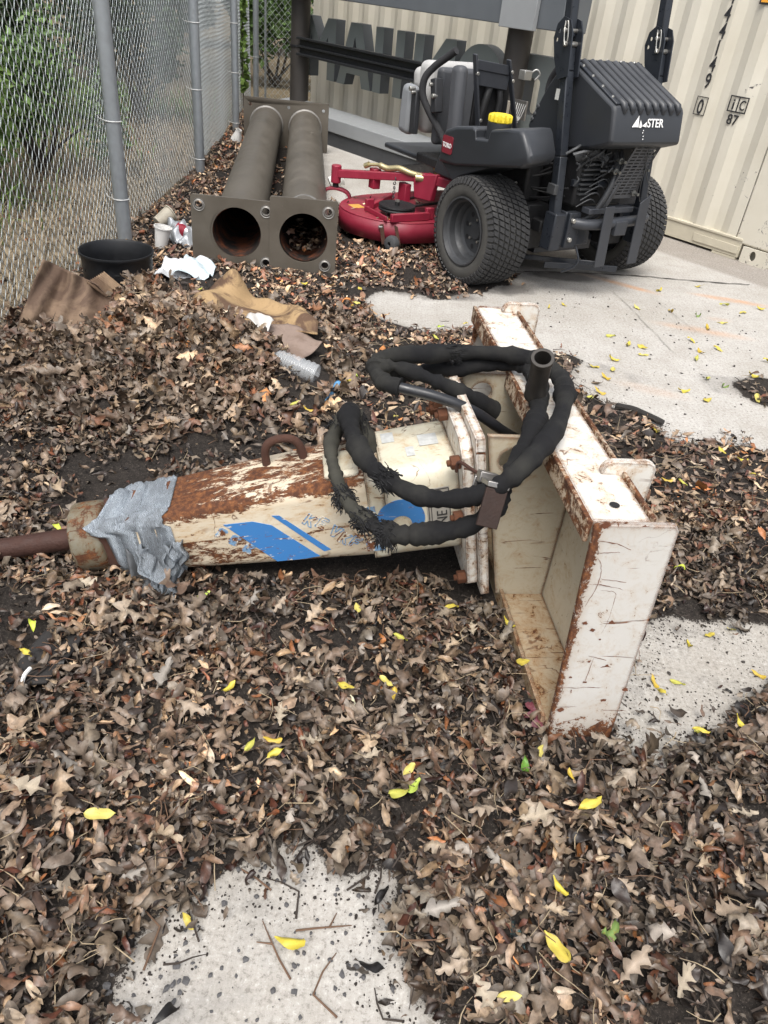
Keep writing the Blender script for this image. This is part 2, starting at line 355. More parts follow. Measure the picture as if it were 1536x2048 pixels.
far_mat = t.set(t.mix(f, (.10, .08, .05), (.24, .19, .12)), .95, 0, .2)
gb = MB(); gb._add([(-200, -200, -.03), (200, -200, -.03), (200, 200, -.03), (-200, 200, -.03)], [(0, 1, 2, 3)])
tag(gb.build('ground', far_mat), kind='structure')
# crack and saw-cut joints in the slab: narrow dark grooves laid on the concrete
dark = simple('crack_dirt', (.05, .045, .04), .95, 0, .4, 30)
cb = MB()
def crack(P, wd):
    P = smooth_path([(*p, 0) for p in P], 10); q = []
    for i, p in enumerate(P):
        d = (P[min(i+1, len(P)-1)]-P[max(i-1, 0)]).normalized(); nrm = Vector((-d.y, d.x, 0)); ww = wd*(.5+RNG.random()); j = (RNG.random()-.5)*.012
        q.append((p+nrm*(ww/2+j), p+nrm*(-ww/2+j)))
    vs = []; 
    for a, b in q: vs += [(a.x, a.y, .0045), (b.x, b.y, .0045)]
    cb._add(vs, [(2*i, 2*i+1, 2*i+3, 2*i+2) for i in range(len(q)-1)])
crack([(.55,4.24),(.85,4.34),(1.23,4.43),(1.6,4.47),(1.99,4.52)], .012)
cw = cb; cb = MB(); 
tag(cw.build('concrete_crack', dark), kind='structure')
jm = simple('joint_dirt', (.25, .235, .21), .95, 0, .3, 30)
crack([(1.10,4.1),(1.16,3.75),(1.23,3.3)], .003); crack([(1.3,4.1),(1.36,3.85),(1.42,3.6)], .002)
tag(cb.build('slab_joint', jm), kind='structure')
# ------------------------------------------------------------------ hydraulic breaker lying on its side
# bracket frame: x = towards the mounting plate, y = along the plate (away), z = up
LB = Vector((-.161, .987, 0)).normalized(); DB = Vector((LB.y, -LB.x, 0)); P0 = Vector((.385, 1.013, 0))
BR = thing('hydraulic_breaker', 'large rusty cream hydraulic breaker hammer lying on its side among dead leaves', 'breaker', frame(P0, DB, LB, Vector((0, 0, 1))))
cream = (.60, .555, .46)
def cap_rust(t, co):
    s = t.n('ShaderNodeSeparateXYZ'); t.l(co, s.inputs[0]); x = t.math('SUBTRACT', s.outputs[0], t.math('MULTIPLY', s.outputs[2], .035))
    return t.math('MAXIMUM', t.math('MAXIMUM', t.ramp(s.outputs[2], (.015, .66), (.055, .50), (.13, .0)), t.ramp(x, (.0, .60), (.007, .46), (.02, .0))), t.math('MULTIPLY', t.ramp(s.outputs[2], (.475, 0.), (.50, .5)), t.ramp(x, (.0, 1.), (.1, .6))))
plate_m = rusty_paint('cream_plate_paint', (.50, .485, .455), .06, grime=.15, sc=34, lines_k=.5, halo=.28, stains=cap_rust)
inner_m = rusty_paint('cream_inner_paint', (.47, .42, .32), .04, grime=.5, sc=26, lines_k=.12, halo=.4)
def top_rust(t, co):
    s = t.n('ShaderNodeSeparateXYZ'); t.l(co, s.inputs[0]); return t.ramp(s.outputs[2], (.44, .0), (.5, .16))
flange_m = rusty_paint('cream_flange_paint', (.70, .675, .62), .085, grime=.35, sc=30)
lip_m = rusty_paint('rusty_lip_paint', (.62, .56, .46), .17)
floor_m = rusty_paint('rusty_floor_paint', (.42, .34, .235), .095, edge=True, grime=1.0, sc=30)
rust_m = simple('solid_rust', (.055, .022, .013), .85, 0, .55, 40, .5)
boltrust_m = simple('orange_rust', (.10, .036, .015), .85, 0, .45, 60, .4)
steel_m = simple('worn_steel', (.22, .21, .20), .38, .85, .3, 30, .1)
# end caps of the channel (bevelled plates)
def cap(l0, l1, th):
    m = MB(); q = [(0, l0, -.012), (.139, l0+.004, -.012), (.158, l0+(l1-l0)*.66, .33), (.170, l1, .488), (.162, l1, .5), (.018, l1, .5), (.008, l1, .492)]
    m.prism(q, (0, th, 0)); return m
cap(0, .092, .014).build('end_cap', plate_m, BR, .003)['label'] = 'near scratched cream end cap of the mounting channel'
SCR = [[(0.0123, 0.0861, 0.4691), (0.0538, 0.0863, 0.4637), (0.107, 0.0836, 0.4403)], [(0.0966, 0.0833, 0.4404), (0.1166, 0.0839, 0.4406)], [(0.0241, 0.082, 0.4447), (0.0646, 0.0834, 0.4459)], [(0.0226, 0.0803, 0.4355), (0.0357, 0.0767, 0.4137), (0.0348, 0.0699, 0.377), (0.0197, 0.0613, 0.3321)], [(0.0386, 0.0727, 0.3918), (0.0854, 0.0726, 0.3838), (0.1291, 0.0725, 0.3765), (0.1433, 0.0735, 0.3794)], [(0.0168, 0.0701, 0.381), (0.0521, 0.0704, 0.3768), (0.0889, 0.0698, 0.3681)], [(0.0437, 0.0685, 0.3676), (0.0729, 0.0682, 0.3615), (0.0753, 0.0648, 0.3426), (0.0721, 0.057, 0.3002), (0.0654, 0.0518, 0.2728)], [(0.1292, 0.0778, 0.4056), (0.1495, 0.0789, 0.4083), (0.171, 0.0793, 0.407)], [(0.1117, 0.076, 0.3983), (0.1327, 0.0779, 0.4055)], [(0.0492, 0.0418, 0.2209), (0.1031, 0.0408, 0.2069), (0.138, 0.0404, 0.1995), (0.1592, 0.039, 0.1883)], [(0.0609, 0.0413, 0.2165), (0.0545, 0.0305, 0.1584)], [(0.0015, 0.0271, 0.1477), (0.0457, 0.0282, 0.1468), (0.0905, 0.0291, 0.145)], [(0.1042, 0.0193, 0.0892), (0.1566, 0.0199, 0.0845)], [(0.1102, 0.0517, 0.2657), (0.1311, 0.0559, 0.2851)], [(0.1505, 0.0596, 0.3024), (0.1631, 0.0613, 0.31)], [(0.1224, 0.0625, 0.3225), (0.1402, 0.0631, 0.3229)], [(0.1455, 0.0493, 0.2466), (0.156, 0.0443, 0.2176), (0.1563, 0.0397, 0.1926)], [(0.0319, 0.0126, 0.0637), (0.0682, 0.0149, 0.0709)], [(0.0298, 0.0253, 0.1338), (0.03, 0.0269, 0.1423)], [(0.1607, 0.0814, 0.42), (0.177, 0.0815, 0.418)], [(0.1049, 0.0797, 0.4197), (0.1279, 0.0801, 0.4181)]]
BLB = [(0.0803, 0.0563, 0.2953, 0.0079), (0.0275, 0.055, 0.2965, 0.0058), (0.0449, 0.0526, 0.2804, 0.0058), (0.0915, 0.0379, 0.1927, 0.0094), (0.1453, 0.0293, 0.1377, 0.0072), (0.0159, 0.0175, 0.0932, 0.0079), (0.1028, 0.0237, 0.1134, 0.0065), (0.1026, 0.0934, 0.4945, 0.0079), (0.026, 0.092, 0.4993, 0.0094), (0.0543, 0.0307, 0.1592, 0.0043), (0.0224, 0.0321, 0.1722, 0.0036), (0.0648, 0.0492, 0.2589, 0.0029), (0.0535, 0.0397, 0.2085, 0.0043), (0.1143, 0.0529, 0.2716, 0.0043)]
rgs = np.random.default_rng(17); m = MB()
for L_ in SCR:
    P_ = smooth_path(L_, 7); a_ = []; ww = rgs.uniform(.0008, .0017)
    for i, p in enumerate(P_):
        d = (P_[min(i+1, len(P_)-1)]-P_[max(i-1, 0)]).normalized(); nn = d.cross(Vector((0, -1, .18)).normalized()); k = ww*(.35+1.1*rgs.random())*math.sin(math.pi*(i+.6)/(len(P_)+.2))**.5; j = rgs.normal()*.0006
        q = p+Vector((0, -.0012, .0)); a_ += [tuple(q+nn*(k/2+j)), tuple(q-nn*(k/2-j))]
    m._add(a_, [(2*i, 2*i+1, 2*i+3, 2*i+2) for i in range(len(P_)-1)])
for x, y, z, r in BLB:
    n_ = 14; m._add([(x+r*(.5+.8*rgs.random())*math.cos(6.283*k/n_), y-.0012+.18*r*.0, z+r*(.4+.6*rgs.random())*math.sin(6.283*k/n_)) for k in range(n_)], [tuple(range(n_))])
m.build('rust_scratch', simple('scratch_rust', (.13, .046, .022), .85, 0, .6, 90), BR)
cap(1.10, 1.172, .014).build('end_cap', plate_m, BR, .003)
m = MB(); m.hull([(.006, .106, .486), (.118, .106, .486), (.118, 1.172, .486), (.006, 1.172, .486)], [(.006, .106, .499), (.118, .106, .499), (.118, 1.172, .499), (.006, 1.172, .499)])
m.build('top_flange', flange_m, BR, .002)
m = MB(); m.span((-.004, .100, .455), (.0055, 1.174, .5015)); m.build('flange_lip', lip_m, BR, .002)
m = MB(); m.span((.119, .106, .470), (.127, 1.172, .507)); m.build('rear_rim', lip_m, BR, .002)
m = MB(); m.hull([(.1, .02, .0), (.116, .02, .0), (.116, 1.1, .0), (.1, 1.1, .0)], [(.1, .102, .485), (.116, .102, .485), (.116, 1.17, .485), (.1, 1.17, .485)]); m.build('mounting_plate', inner_m, BR)
m = MB(); m.hull([(-.004, .019, .022), (.099, .019, .022), (.099, 1.1, .022), (-.004, 1.1, .022)], [(-.004, .022, .046), (.099, .022, .046), (.099, 1.1, .046), (-.004, 1.1, .046)])
m.hull([(-.014, .017, .0), (-.0045, .017, .0), (-.0045, 1.1, .0), (-.014, 1.1, .0)], [(-.014, .028, .062), (-.0045, .028, .062), (-.0045, 1.1, .062), (-.014, 1.1, .062)]); m.build('bottom_flange', floor_m, BR, .002)
for l0 in (.262, 1.135):
    q = [(.075, .5), (.075, .512), (.082, .524), (.095, .530), (.170, .530), (.182, .524), (.188, .512), (.188, .40), (.180, .385), (.128, .385), (.128, .485), (.116, .492)]
    MB().prism([(a, l0, b) for a, b in q], (0, .016, 0)).build('hook_lug', flange_m, BR, .003)
m = MB(); m.lathe([(.0, .0), (.010, .0)], (.065, .155, .5012), (0, 0, 1), 18); m.build('pin_hole', simple('hole_black', (.01, .01, .01), .9), BR)
m = MB(); m.box((.150, .07, .055), (.03, .03, .035)); m.build('lock_pin', rust_m, BR, .004)
# a weld bead between the plate and the caps
m = MB(); m.tube([(.098, .03+.078*k/20, .0+.47*k/20) for k in range(21)], [.004+.0015*random.random() for _ in range(21)], 6); m.build('weld_bead', inner_m, BR)
# side ears (with lightening holes)
def ear(l0, hx, hz, r, name='side_ear'):
    m = MB(); outer = [(-.118, .488), (.098, .488), (.098, .014), (-.022, .05)]
    m.plate(outer, [circ(hx, hz, r, 28)], .014, (0, l0, 0), (1, 0, 0), (0, 0, 1)); return m.build(name, inner_m, BR, .0015)
ear(.425, -.056, .432, .028); ear(.742, -.058, .436, .027)
# bracket flange + hammer flange, bolts
FA = Vector((-.11, .583, .27)); NA = Vector((-.98, .565, .10)); A = (NA-FA).normalized(); PQ = (Vector((0, 1, 0))-A*A.y).normalized(); Q = PQ.cross(A)
if Q.z < 0: Q = -Q
def hm(a, p, q): v = FA+A*a+PQ*p+Q*q; return (v.x, v.y, v.z)
m = MB(hm); m.span((-.022, -.182, -.218), (0, .182, .225)); m.build('bracket_flange', flange_m, BR, .003)
m = MB(hm); m.prism([(.0015, p, q) for p, q in ((-.165,-.19),(-.13,-.222),(.13,-.222),(.165,-.19),(.165,.17),(.13,.205),(-.13,.205),(-.165,.17))], (.026, 0, 0)); m.build('hammer_flange', flange_m, BR, .003)
for p, q in ((-.145, .15), (.0, .192), (.145, .13), (-.148, -.18), (-.146, .0), (.148, -.18), (.07, .19)):
    m = MB(hm); m.tube([(.028, p, q), (.05, p, q)], .0165, 6); m.tube([(.046, p, q), (.058, p, q)], .008, 10); m.build('bolt', boltrust_m, BR, .002)
def rr(hp, hq, r, n=5, flat=None):
    out = []
    for cx, cy, a0 in ((hp-r, hq-r, 0), (-hp+r, hq-r, 90), (-hp+r, -hq+r, 180), (hp-r, -hq+r, 270)):
        for k in range(n+1):
            a = math.radians(a0+90*k/n); out.append((cx+r*math.cos(a), cy+r*math.sin(a)))
    return out
def loft(secs, n=5):
    m = MB(); m.rings([[hm(a, x+dp, y+dq) for x, y in rr(hp, hq, r, n)] for a, hp, hq, r, dp, dq in secs]); return m
sleeve_m = rusty_paint('sleeve_paint', (.62, .58, .46), .035, grime=.7)
loft([(.0285, .120, .128, .045, 0, 0), (.20, .117, .124, .045, 0, 0)]).build('hammer_sleeve', sleeve_m, BR, .003)
m = loft([(.201, .111, .118, .02, 0, -.004), (.24, .111, .118, .02, 0, -.004)]); m.build('sleeve_collar', sleeve_m, BR, .002)
lab_m = simple('worn_label', (.46, .47, .46), .55, 0, .5, 70)
for k, (a0, p0, w0, h0, q0) in enumerate(((.055, -.02, .045, .05, .1292), (.155, .02, .03, .045, .1265), (.115, -.055, .02, .04, .1278))):
    m = MB(hm); m.span((a0, p0, q0-.0006), (a0+w0, p0+h0, q0)); m.build('worn_label', lab_m, BR)
# main housing: rust along its upper shoulder, cream with scratches on the side
t_h = None
def housing_rust(t, co):
    s = t.n('ShaderNodeSeparateXYZ'); t.l(co, s.inputs[0])       # object frame of the housing: x along the hammer, z up
    z = t.math('SUBTRACT', s.outputs[2], t.math('MULTIPLY', t.math('SUBTRACT', .74, s.outputs[0]), .06))
    band = t.ramp(z, (.015, .12), (.055, .36), (.078, .60), (.098, .50), (.125, .22))
    low = t.ramp(s.outputs[2], (-.105, .42), (-.075, .10))
    nose = t.ramp(s.outputs[0], (.45, .0), (.72, .14))
    return t.math('ADD', t.math('MAXIMUM', band, low), nose)
house_m = rusty_paint('housing_paint', (.66, .60, .48), .07, edge=False, stains=housing_rust, sc=26, stretch=(.38, 1, 1))
HM = frame(FA, A, -PQ, Q)
m = MB(); m.rings([[(a, -(x), y+dq) for x, y in rr(hp, hq, r, 6)] for a, hp, hq, r, dq in ((.241, .108, .120, .04, -.002), (.45, .099, .108, .038, 0), (.60, .092, .096, .034, .0), (.72, .087, .085, .03, .0), (.80, .082, .078, .03, 0))])
house = m.build('hammer_housing', house_m, BR); house.matrix_local = HM
m = MB(); m.tube(smooth_path([(.375, -.035, .095), (.378, -.035, .140), (.392, -.035, .163), (.42, -.035, .170), (.448, -.035, .163), (.462, -.035, .140), (.465, -.035, .095)], 5), .0105, 10)
o = m.build('lifting_handle', rust_m, BR); o.matrix_local = HM
# plate with a rounded cut-out on the shoulder near the sleeve
m = MB(); m.span((.25, -.02, .105), (.33, .085, .128)); o = m.build('access_plate', sleeve_m, BR, .012); o.matrix_local = HM
# decals on the near side (y > 0 in this frame)
def decal_mat(name, c, k=.06):
    t = NT(name); co = t.coord('Object'); n1 = t.noise(co, 30, 9, .75, .5)
    mp = t.n('ShaderNodeMapping'); mp.inputs['Scale'].default_value = (14, 30, 90); mp.inputs['Rotation'].default_value = (0, .15, 0); t.l(co, mp.inputs[0])
    s = t.noise(mp.outputs[0], 1.4, 7, .65, .6)
    f = t.math('MAXIMUM', t.ramp(t.math('ADD', n1, k), (.665, 0.), (.685, 1.)), t.ramp(s, (.61, 0.), (.635, 1.)))
    und = t.mix(t.ramp(t.noise(co, 50, 6), (.45, 0.), (.5, 1.)), (.62, .58, .5), (.16, .06, .025))
    return t.set(t.mix(f, c, und), .45)
blue_m = decal_mat('blue_decal', (.045, .18, .44), .05); lblue_m = decal_mat('pale_blue_decal', (.17, .30, .46), .16)
def side(a): return float(np.interp(a, [.0285, .20, .241, .45, .60, .72, .80], [.120, .117, .108, .099, .092, .087, .082]))
def dec(name, polys, mat, off=.0012, solid=True):
    m = MB()
    for P in polys:
        # subdivide along a so that the decal follows the tapering side
        m._add([(a, side(a)+off, q) for a, q in P]+[(a, side(a)+off-.002, q) for a, q in P],
               [tuple(range(len(P)))]+[(i, (i+1) % len(P), len(P)+(i+1) % len(P), len(P)+i) for i in range(len(P))])
    o = m.build(name, mat, BR); o.matrix_local = HM; return o
dec('blue_stripe', [[(.577, .040), (.509, .039), (.468, .022), (.371, -.086), (.408, -.088), (.474, -.086)]], blue_m)
dec('blue_stripe', [[(.463, .049), (.446, .047), (.342, -.070), (.359, -.073)]], blue_m)
dec('blue_patch', [[(.252, .040), (.226, .042), (.224, .010), (.250, .008)]], lblue_m)
dec('blue_patch', [[(.258, -.060), (.214, -.058), (.212, -.088), (.256, -.090)]], lblue_m)
def dstroke(L, wd):
    out = []
    for (a0, q0), (a1, q1) in L:
        d = Vector((a1-a0, q1-q0)).normalized()*wd/2; n = Vector((-d.y, d.x))
        out.append([(a0+n.x, q0+n.y), (a1+n.x, q1+n.y), (a1-n.x, q1-n.y), (a0-n.x, q0-n.y)])
    return out
E = [(0, 0), (.030, -.026)]
def outl(P, o, s=1.0, ang=-.72):
    c, sn = math.cos(ang), math.sin(ang); Q2 = [(o[0]-(x*c-y*sn)*s, o[1]+(x*sn+y*c)*s) for x, y in P]
    return list(zip(Q2, Q2[1:]+Q2[:1]))
LK = [(0,0),(.007,0),(.007,.012),(.016,0),(.024,0),(.013,.015),(.024,.03),(.016,.03),(.007,.018),(.007,.03),(0,.03)]
LE = [(0,0),(.02,0),(.02,.006),(.007,.006),(.007,.012),(.017,.012),(.017,.018),(.007,.018),(.007,.024),(.02,.024),(.02,.03),(0,.03)]
LV = [(0,.03),(.009,0),(.017,0),(.026,.03),(.018,.03),(.013,.010),(.008,.03)]
LF = [(0,0),(.007,0),(.007,.012),(.017,.012),(.017,.018),(.007,.018),(.007,.024),(.02,.024),(.02,.03),(0,.03)]
S = []
for P, o in ((LK, (.398, .018)), (LE, (.370, .006)), (LV, (.345, -.022)), (LK, (.325, -.046)), (LF, (.300, -.062))): S += outl(P, o, 1.05)
dec('outline_lettering', dstroke(S, .0022), lblue_m)
S = []
for P, o in ((LF, (.600, .012)), (LE, (.575, -.012)), (LK, (.548, -.040))): S += outl(P, o, .8)
dec('worn_lettering', dstroke(S, .006), lblue_m)
ring = []
for k in range(40):
    a0, a1 = 2*math.pi*k/40, 2*math.pi*(k+1)/40
    f = lambda a, r, cx, cy: (.168+cx+r*math.cos(a), cy+r*math.sin(a))
    ring.append([f(a0, .056, 0, -.002), f(a1, .056, 0, -.002), f(a1, .024, 0, -.016), f(a0, .024, 0, -.016)])
dec('round_decal', ring, blue_m)
dec('round_decal', [[(.168+.023*math.cos(2*math.pi*k/20), -.016+.023*math.sin(2*math.pi*k/20)) for k in range(20)]], sleeve_m, .0006)
black_ink = decal_mat('black_ink', (.03, .03, .03), .05)
dec('maker_plate', [[(.108, .072), (.052, .074), (.050, -.036), (.106, -.040)]], simple('plate_grey', (.42, .40, .36), .45, .3, .2, 30), .0010)
m = MB(); m.text('NE', .034, .0008, (.0, 0, 0), (1, 0, 0), (0, 1, 0)); v = m.v; f = m.f
m = MB(); m._add([(.060+y*1.05, side(.06)+.0022+z, -.034+x*1.0) for x, y, z in v], f)
m.text('UNIT', .015, .0008, (0, 0, 0), (1, 0, 0), (0, 1, 0)) if False else None
o = m.build('plate_lettering', black_ink, BR); o.matrix_local = HM
S = [((.096, -.03), (.096, .05)), ((.102, -.03), (.102, .03)), ((.106, .068), (.055, .07)), ((.054, .07), (.052, -.034))]
dec('plate_lines', dstroke(S, .0018), black_ink, .0022)
# nose: cap, ring and chisel
nose_m = rusty_paint('nose_paint', (.17, .155, .115), .13, grime=1.0, edge=False)
loft([(.80, .074, .070, .03, 0, 0), (.868, .072, .068, .03, 0, 0)]).build('nose_neck', rust_m, BR)
m = MB(hm); m.rings([[(a, r*math.cos(2*math.pi*(k+.5)/12)*1.0, r*math.sin(2*math.pi*(k+.5)/12)) for k in range(12)] for a, r in ((.862, .070), (.868, .082), (.885, .086), (.93, .086), (.94, .080), (.943, .03))])
m.build('nose_casting', nose_m, BR, .003)
m = MB(hm); m.tube([(.90, 0, 0), (1.0, 0, 0), (1.1, 0, 0), (1.25, 0, 0), (1.46, 0, 0)], [.026, .0265, .0255, .026, .025], 20); m.build('chisel', simple('chisel_rust', (.045, .018, .012), .7, .2, .5, 24, .5), BR)
# silver cloth tape bound round the nose
t = NT('silver_cloth_tape'); co = t.coord('Object')
wv = t.n('ShaderNodeTexWave', Scale=120.0, Distortion=14.0, Detail=4.0); t.l(co, wv.inputs['Vector'])
mp = t.n('ShaderNodeMapping'); mp.inputs['Scale'].default_value = (260, 260, 40); t.l(co, mp.inputs[0]); wn = t.noise(mp.outputs[0], 1, 4)
f = t.math('ADD', t.math('MULTIPLY', wv.outputs['Fac'], .5), t.math('MULTIPLY', wn, .5))
tc = t.mix(t.ramp(f, (.3, 0.), (.62, 1.)), (.13, .15, .17), (.43, .48, .53))
tc = t.mix(t.ramp(t.noise(co, 9, 6, .7), (.40, 0.), (.62, .65)), tc, (.10, .105, .11)); t.bump(f, .7, .004)
tape_m = t.set(tc, .6, .15, .4)
m = MB(); R = []
for i in range(28):
    a = .700+.165*i/27; hp = float(np.interp(a, [.70, .80, .865], [.092, .086, .078])); hq = float(np.interp(a, [.70, .80, .865], [.089, .083, .075]))
    ring = []
    sec = rr(hp, hq, .034, 9)
    for k, (x, y) in enumerate(sec):
        nz = (math.sin(k*1.7+i*.55)+math.sin(k*.83-i*.9+1)+math.sin(i*1.9+k*2.6))*.0016+RNG.normal()*.0009 + (.004*math.sin(i*.8+k*.35) if i > 10 else 0)
        rad = 1+nz/.085+(.012 if i in (0, 1) else 0)
        ring.append((a+.010*math.sin(k*.5)+.004*math.sin(k*1.9)-(.02*math.sin(k*.36) if i > 20 else 0), -x*rad, y*rad))
    R.append(ring)
m.rings(R, cap=False); o = m.build('tape_wrap', tape_m, BR, ang=70, solid=.003); o.matrix_local = HM
# loose torn flap of the tape hanging to the ground
def flap(u, v):
    s = v
    y = .086+.012*math.sin(u*9)+.045*s+.008*math.sin(s*7+u*5)
    q = .012-.135*s+.006*math.sin(u*14)+.010*math.sin(u*37+s*3)*s
    a = .735+(u-.5)*(.105+.02*math.sin(s*6))-.005+.028*s*(1 if u < .5 else -.4)+.006*math.sin(s*19)
    y += .010*math.sin(u*24+s*4)+.005*math.sin(u*51)
    return (a, y, q)
m = MB(); m.grid(flap, 30, 26); o = m.build('tape_flap', tape_m, BR, ang=75, solid=.0025); o.matrix_local = HM
m = MB(); m.grid(lambda u, v: (.815-.045*u, .080+.014*math.sin(u*7+v*3)+.03*v, .0-.105*v+.012*math.sin(u*12)), 14, 16)
o = m.build('tape_flap', simple('dark_tape_back', (.10, .105, .11), .6, 0, .4, 60, .5), BR, ang=75, solid=.0025); o.matrix_local = HM
m = MB()
for k in range(70):
    a = .69+RNG.random()*.10; p = Vector((a, .125+RNG.random()*.01, -.120)); m.tube([p, p+Vector((RNG.normal()*.012, .008, -.012-.012*RNG.random())), p+Vector((RNG.normal()*.02, .014, -.02-.02*RNG.random()))], .0007, 3)
o = m.build('tape_fray', tape_m, BR); o.matrix_local = HM

# ---- sleeved hydraulic hoses looped over the breaker
t = NT('black_hose_sleeve'); co = t.coord('Object'); n1 = t.noise(co, 60, 6, .7); n2 = t.noise(co, 8, 4)
wv = t.n('ShaderNodeTexWave', Scale=210.0, Distortion=2.0); t.l(co, wv.inputs['Vector'])
hc = t.mix(t.ramp(n2, (.45, 0.), (.72, 1.)), (.011, .011, .012), (.036, .035, .031))
t.bump(t.math('ADD', wv.outputs['Fac'], n1), .6, .002); sleeve_black = t.set(hc, .88, 0, .25)
t = NT('dusty_hose_sleeve'); co = t.coord('Object'); dust_c = t.mix(t.noise(co, 25, 6), (.018, .018, .016), (.065, .062, .05)); t.bump(t.noise(co, 200, 3), .5, .002); sleeve_dusty = t.set(dust_c, .9, 0, .2)
rubber_m = simple('hose_rubber', (.016, .017, .02), .38, 0, .3, 30)
HA = [(.071,.741,.3),(-.024,.603,.4),(-.117,.565,.47),(-.205,.570,.5),(-.29,.591,.51),(-.327,.62,.51),(-.339,.664,.52),(-.314,.69,.54),(-.226,.69,.55),(-.1,.715,.55),(.021,.70,.55),(.075,.621,.55),(.070,.526,.545),(.012,.385,.54),(-.063,.285,.52),(-.118,.254,.48),(-.169,.264,.44),(-.238,.309,.4),(-.303,.363,.39),(-.362,.433,.4),(-.391,.504,.42),(-.402,.57,.44),(-.391,.612,.43),(-.365,.61,.39),(-.337,.598,.33),(-.317,.628,.27)]
HB = [(-.044,.668,.42),(-.145,.622,.49),(-.228,.632,.52),(-.294,.658,.53),(-.330,.672,.52),(-.315,.725,.49),(-.269,.745,.47),(-.211,.73,.49),(-.118,.72,.51),(-.006,.725,.52),(.035,.672,.53),(.022,.568,.53),(-.012,.442,.525),(-.066,.337,.5),(-.110,.281,.45),(-.128,.268,.4),(-.175,.268,.36),(-.241,.285,.33),(-.313,.292,.32),(-.363,.327,.32),(-.408,.39,.33),(-.431,.468,.35),(-.44,.553,.37),(-.422,.63,.38),(-.389,.682,.38),(-.35,.669,.34),(-.321,.651,.27)]
def hose(P, r, i0, i1, mat, name='hose_sleeve', bump=.0031, seed=0):
    k = 10; S = smooth_path(P, k)[i0*k:i1*k+1]; rg = np.random.default_rng(seed); L = len(S)
    w = np.convolve(rg.normal(size=L+20), np.ones(7)/7, 'same')[10:10+L]; w2 = np.convolve(rg.normal(size=L+20), np.ones(3)/3, 'same')[10:10+L]
    m = MB(); m.tube(S, [r+bump*2.6*float(w[i])+bump*.55*math.sin(i*.9+3*float(w[i])*3)*(1 if w2[i] > -.2 else 0)+bump*.7*float(w2[i]) for i in range(L)], 18); o = m.build(name, mat, BR, ang=60); return o
hose(HA, .0125, 0, 5, rubber_m, 'hose', 0)
hose(HA, .0212, 4, 22, sleeve_black, seed=1); hose(HA, .0200, 21, 25, sleeve_dusty, seed=2)
hose(HB, .0185, 0, 4, sleeve_black, seed=8); hose(HB, .0200, 4, 12, sleeve_black, seed=3); hose(HB, .0212, 12, 19, sleeve_black, seed=4); hose(HB, .0190, 19, 26, sleeve_dusty, seed=5)
fray_m = simple('frayed_threads', (.010, .010, .011), .95, 0, .3, 50)
def fray(P, i, n, r, hang=.03, seed=0):
    S = smooth_path(P, 10); c = S[int(i*10)]; d = (S[int(i*10)+1]-c).normalized(); x = d.orthogonal().normalized(); y = d.cross(x); rg = np.random.default_rng(seed); m = MB()
    for k in range(n):
        a = rg.random()*6.283; q = c+d*(rg.random()-.5)*.035+(x*math.cos(a)+y*math.sin(a))*r*(.85+.25*rg.random())
        o1 = (x*math.cos(a)+y*math.sin(a))*.005*rg.random()+d*rg.normal()*.006+y*rg.normal()*.004; dz = Vector((0, 0, -hang*rg.random()*.6))
        m.tube([q, q+o1+dz*.3, q+o1*1.6+dz, q+o1*1.5+dz*1.6], [.0013, .0011, .0009, .0005], 4)
    m.build('frayed_threads', fray_m, BR)
fray(HB, 20.2, 220, .0205, .014, 1); fray(HB, 19.2, 200, .0205, .014, 2); fray(HB, 18.3, 380, .0215, .024, 3); fray(HB, 23, 120, .0195, .010, 7)
fray(HA, 18.4, 200, .0215, .005, 4); fray(HA, 22.6, 200, .020, .045, 5); fray(HA, 8.6, 120, .0215, .003, 6)
# steel hose end standing up, open at the top
e0 = Vector((.004, .526, .534)); e1 = Vector((-.024, .458, .655)); ax = (e1-e0).normalized(); Lh = (e1-e0).length
m = MB(); m.lathe([(.0, 0), (.021, 0), (.0255, .006), (.0235, .03), (.0215, .034), (.0215, Lh-.012), (.0245, Lh-.010), (.0245, Lh), (.017, Lh), (.015, Lh-.05), (.0, Lh-.05)], e0, ax, 26)
m.build('hose_fitting', simple('dark_steel', (.060, .055, .050), .48, .7, .35, 40), BR, .001)
# clamp round both hoses with a welded rod to the flange
m = MB(); c = Vector((-.142, .258, .43)); rot = Matrix.Rotation(math.radians(-24), 3, 'X') @ Matrix.Rotation(math.radians(12), 3, 'Y')
m.box(tuple(c+rot@Vector((0, -.032, -.006))), (.044, .008, .078), rot); o = m.build('hose_clamp', simple('rust_plate', (.032, .018, .014), .7, .3, .5, 30, .3), BR, .002)
m = MB(); m.box(tuple(c+rot@Vector((0, -.006, .040))), (.046, .066, .012), rot); m.box(tuple(c+rot@Vector((-.006, .030, .044))), (.040, .030, .024), rot); m.box(tuple(c+rot@Vector((-.010, .040, .020))), (.04, .006, .045), rot); m.build('hose_clamp', steel_m, BR, .002)
m = MB(); m.tube(smooth_path([tuple(c+Vector((-.005, .04, .035))), (-.16, .34, .452), (-.178, .39, .44), (-.178, .40, .41)], 5), .004, 8); m.build('clamp_rod', rust_m, BR)
# ------------------------------------------------------------------ shipping container
UZ = Vector((0, 0, 1)); SV = Vector((.671, -.741, 0)).normalized(); NV = Vector((-.741, -.671, 0)).normalized()
B1 = Vector((2.097, 5.047, 0))
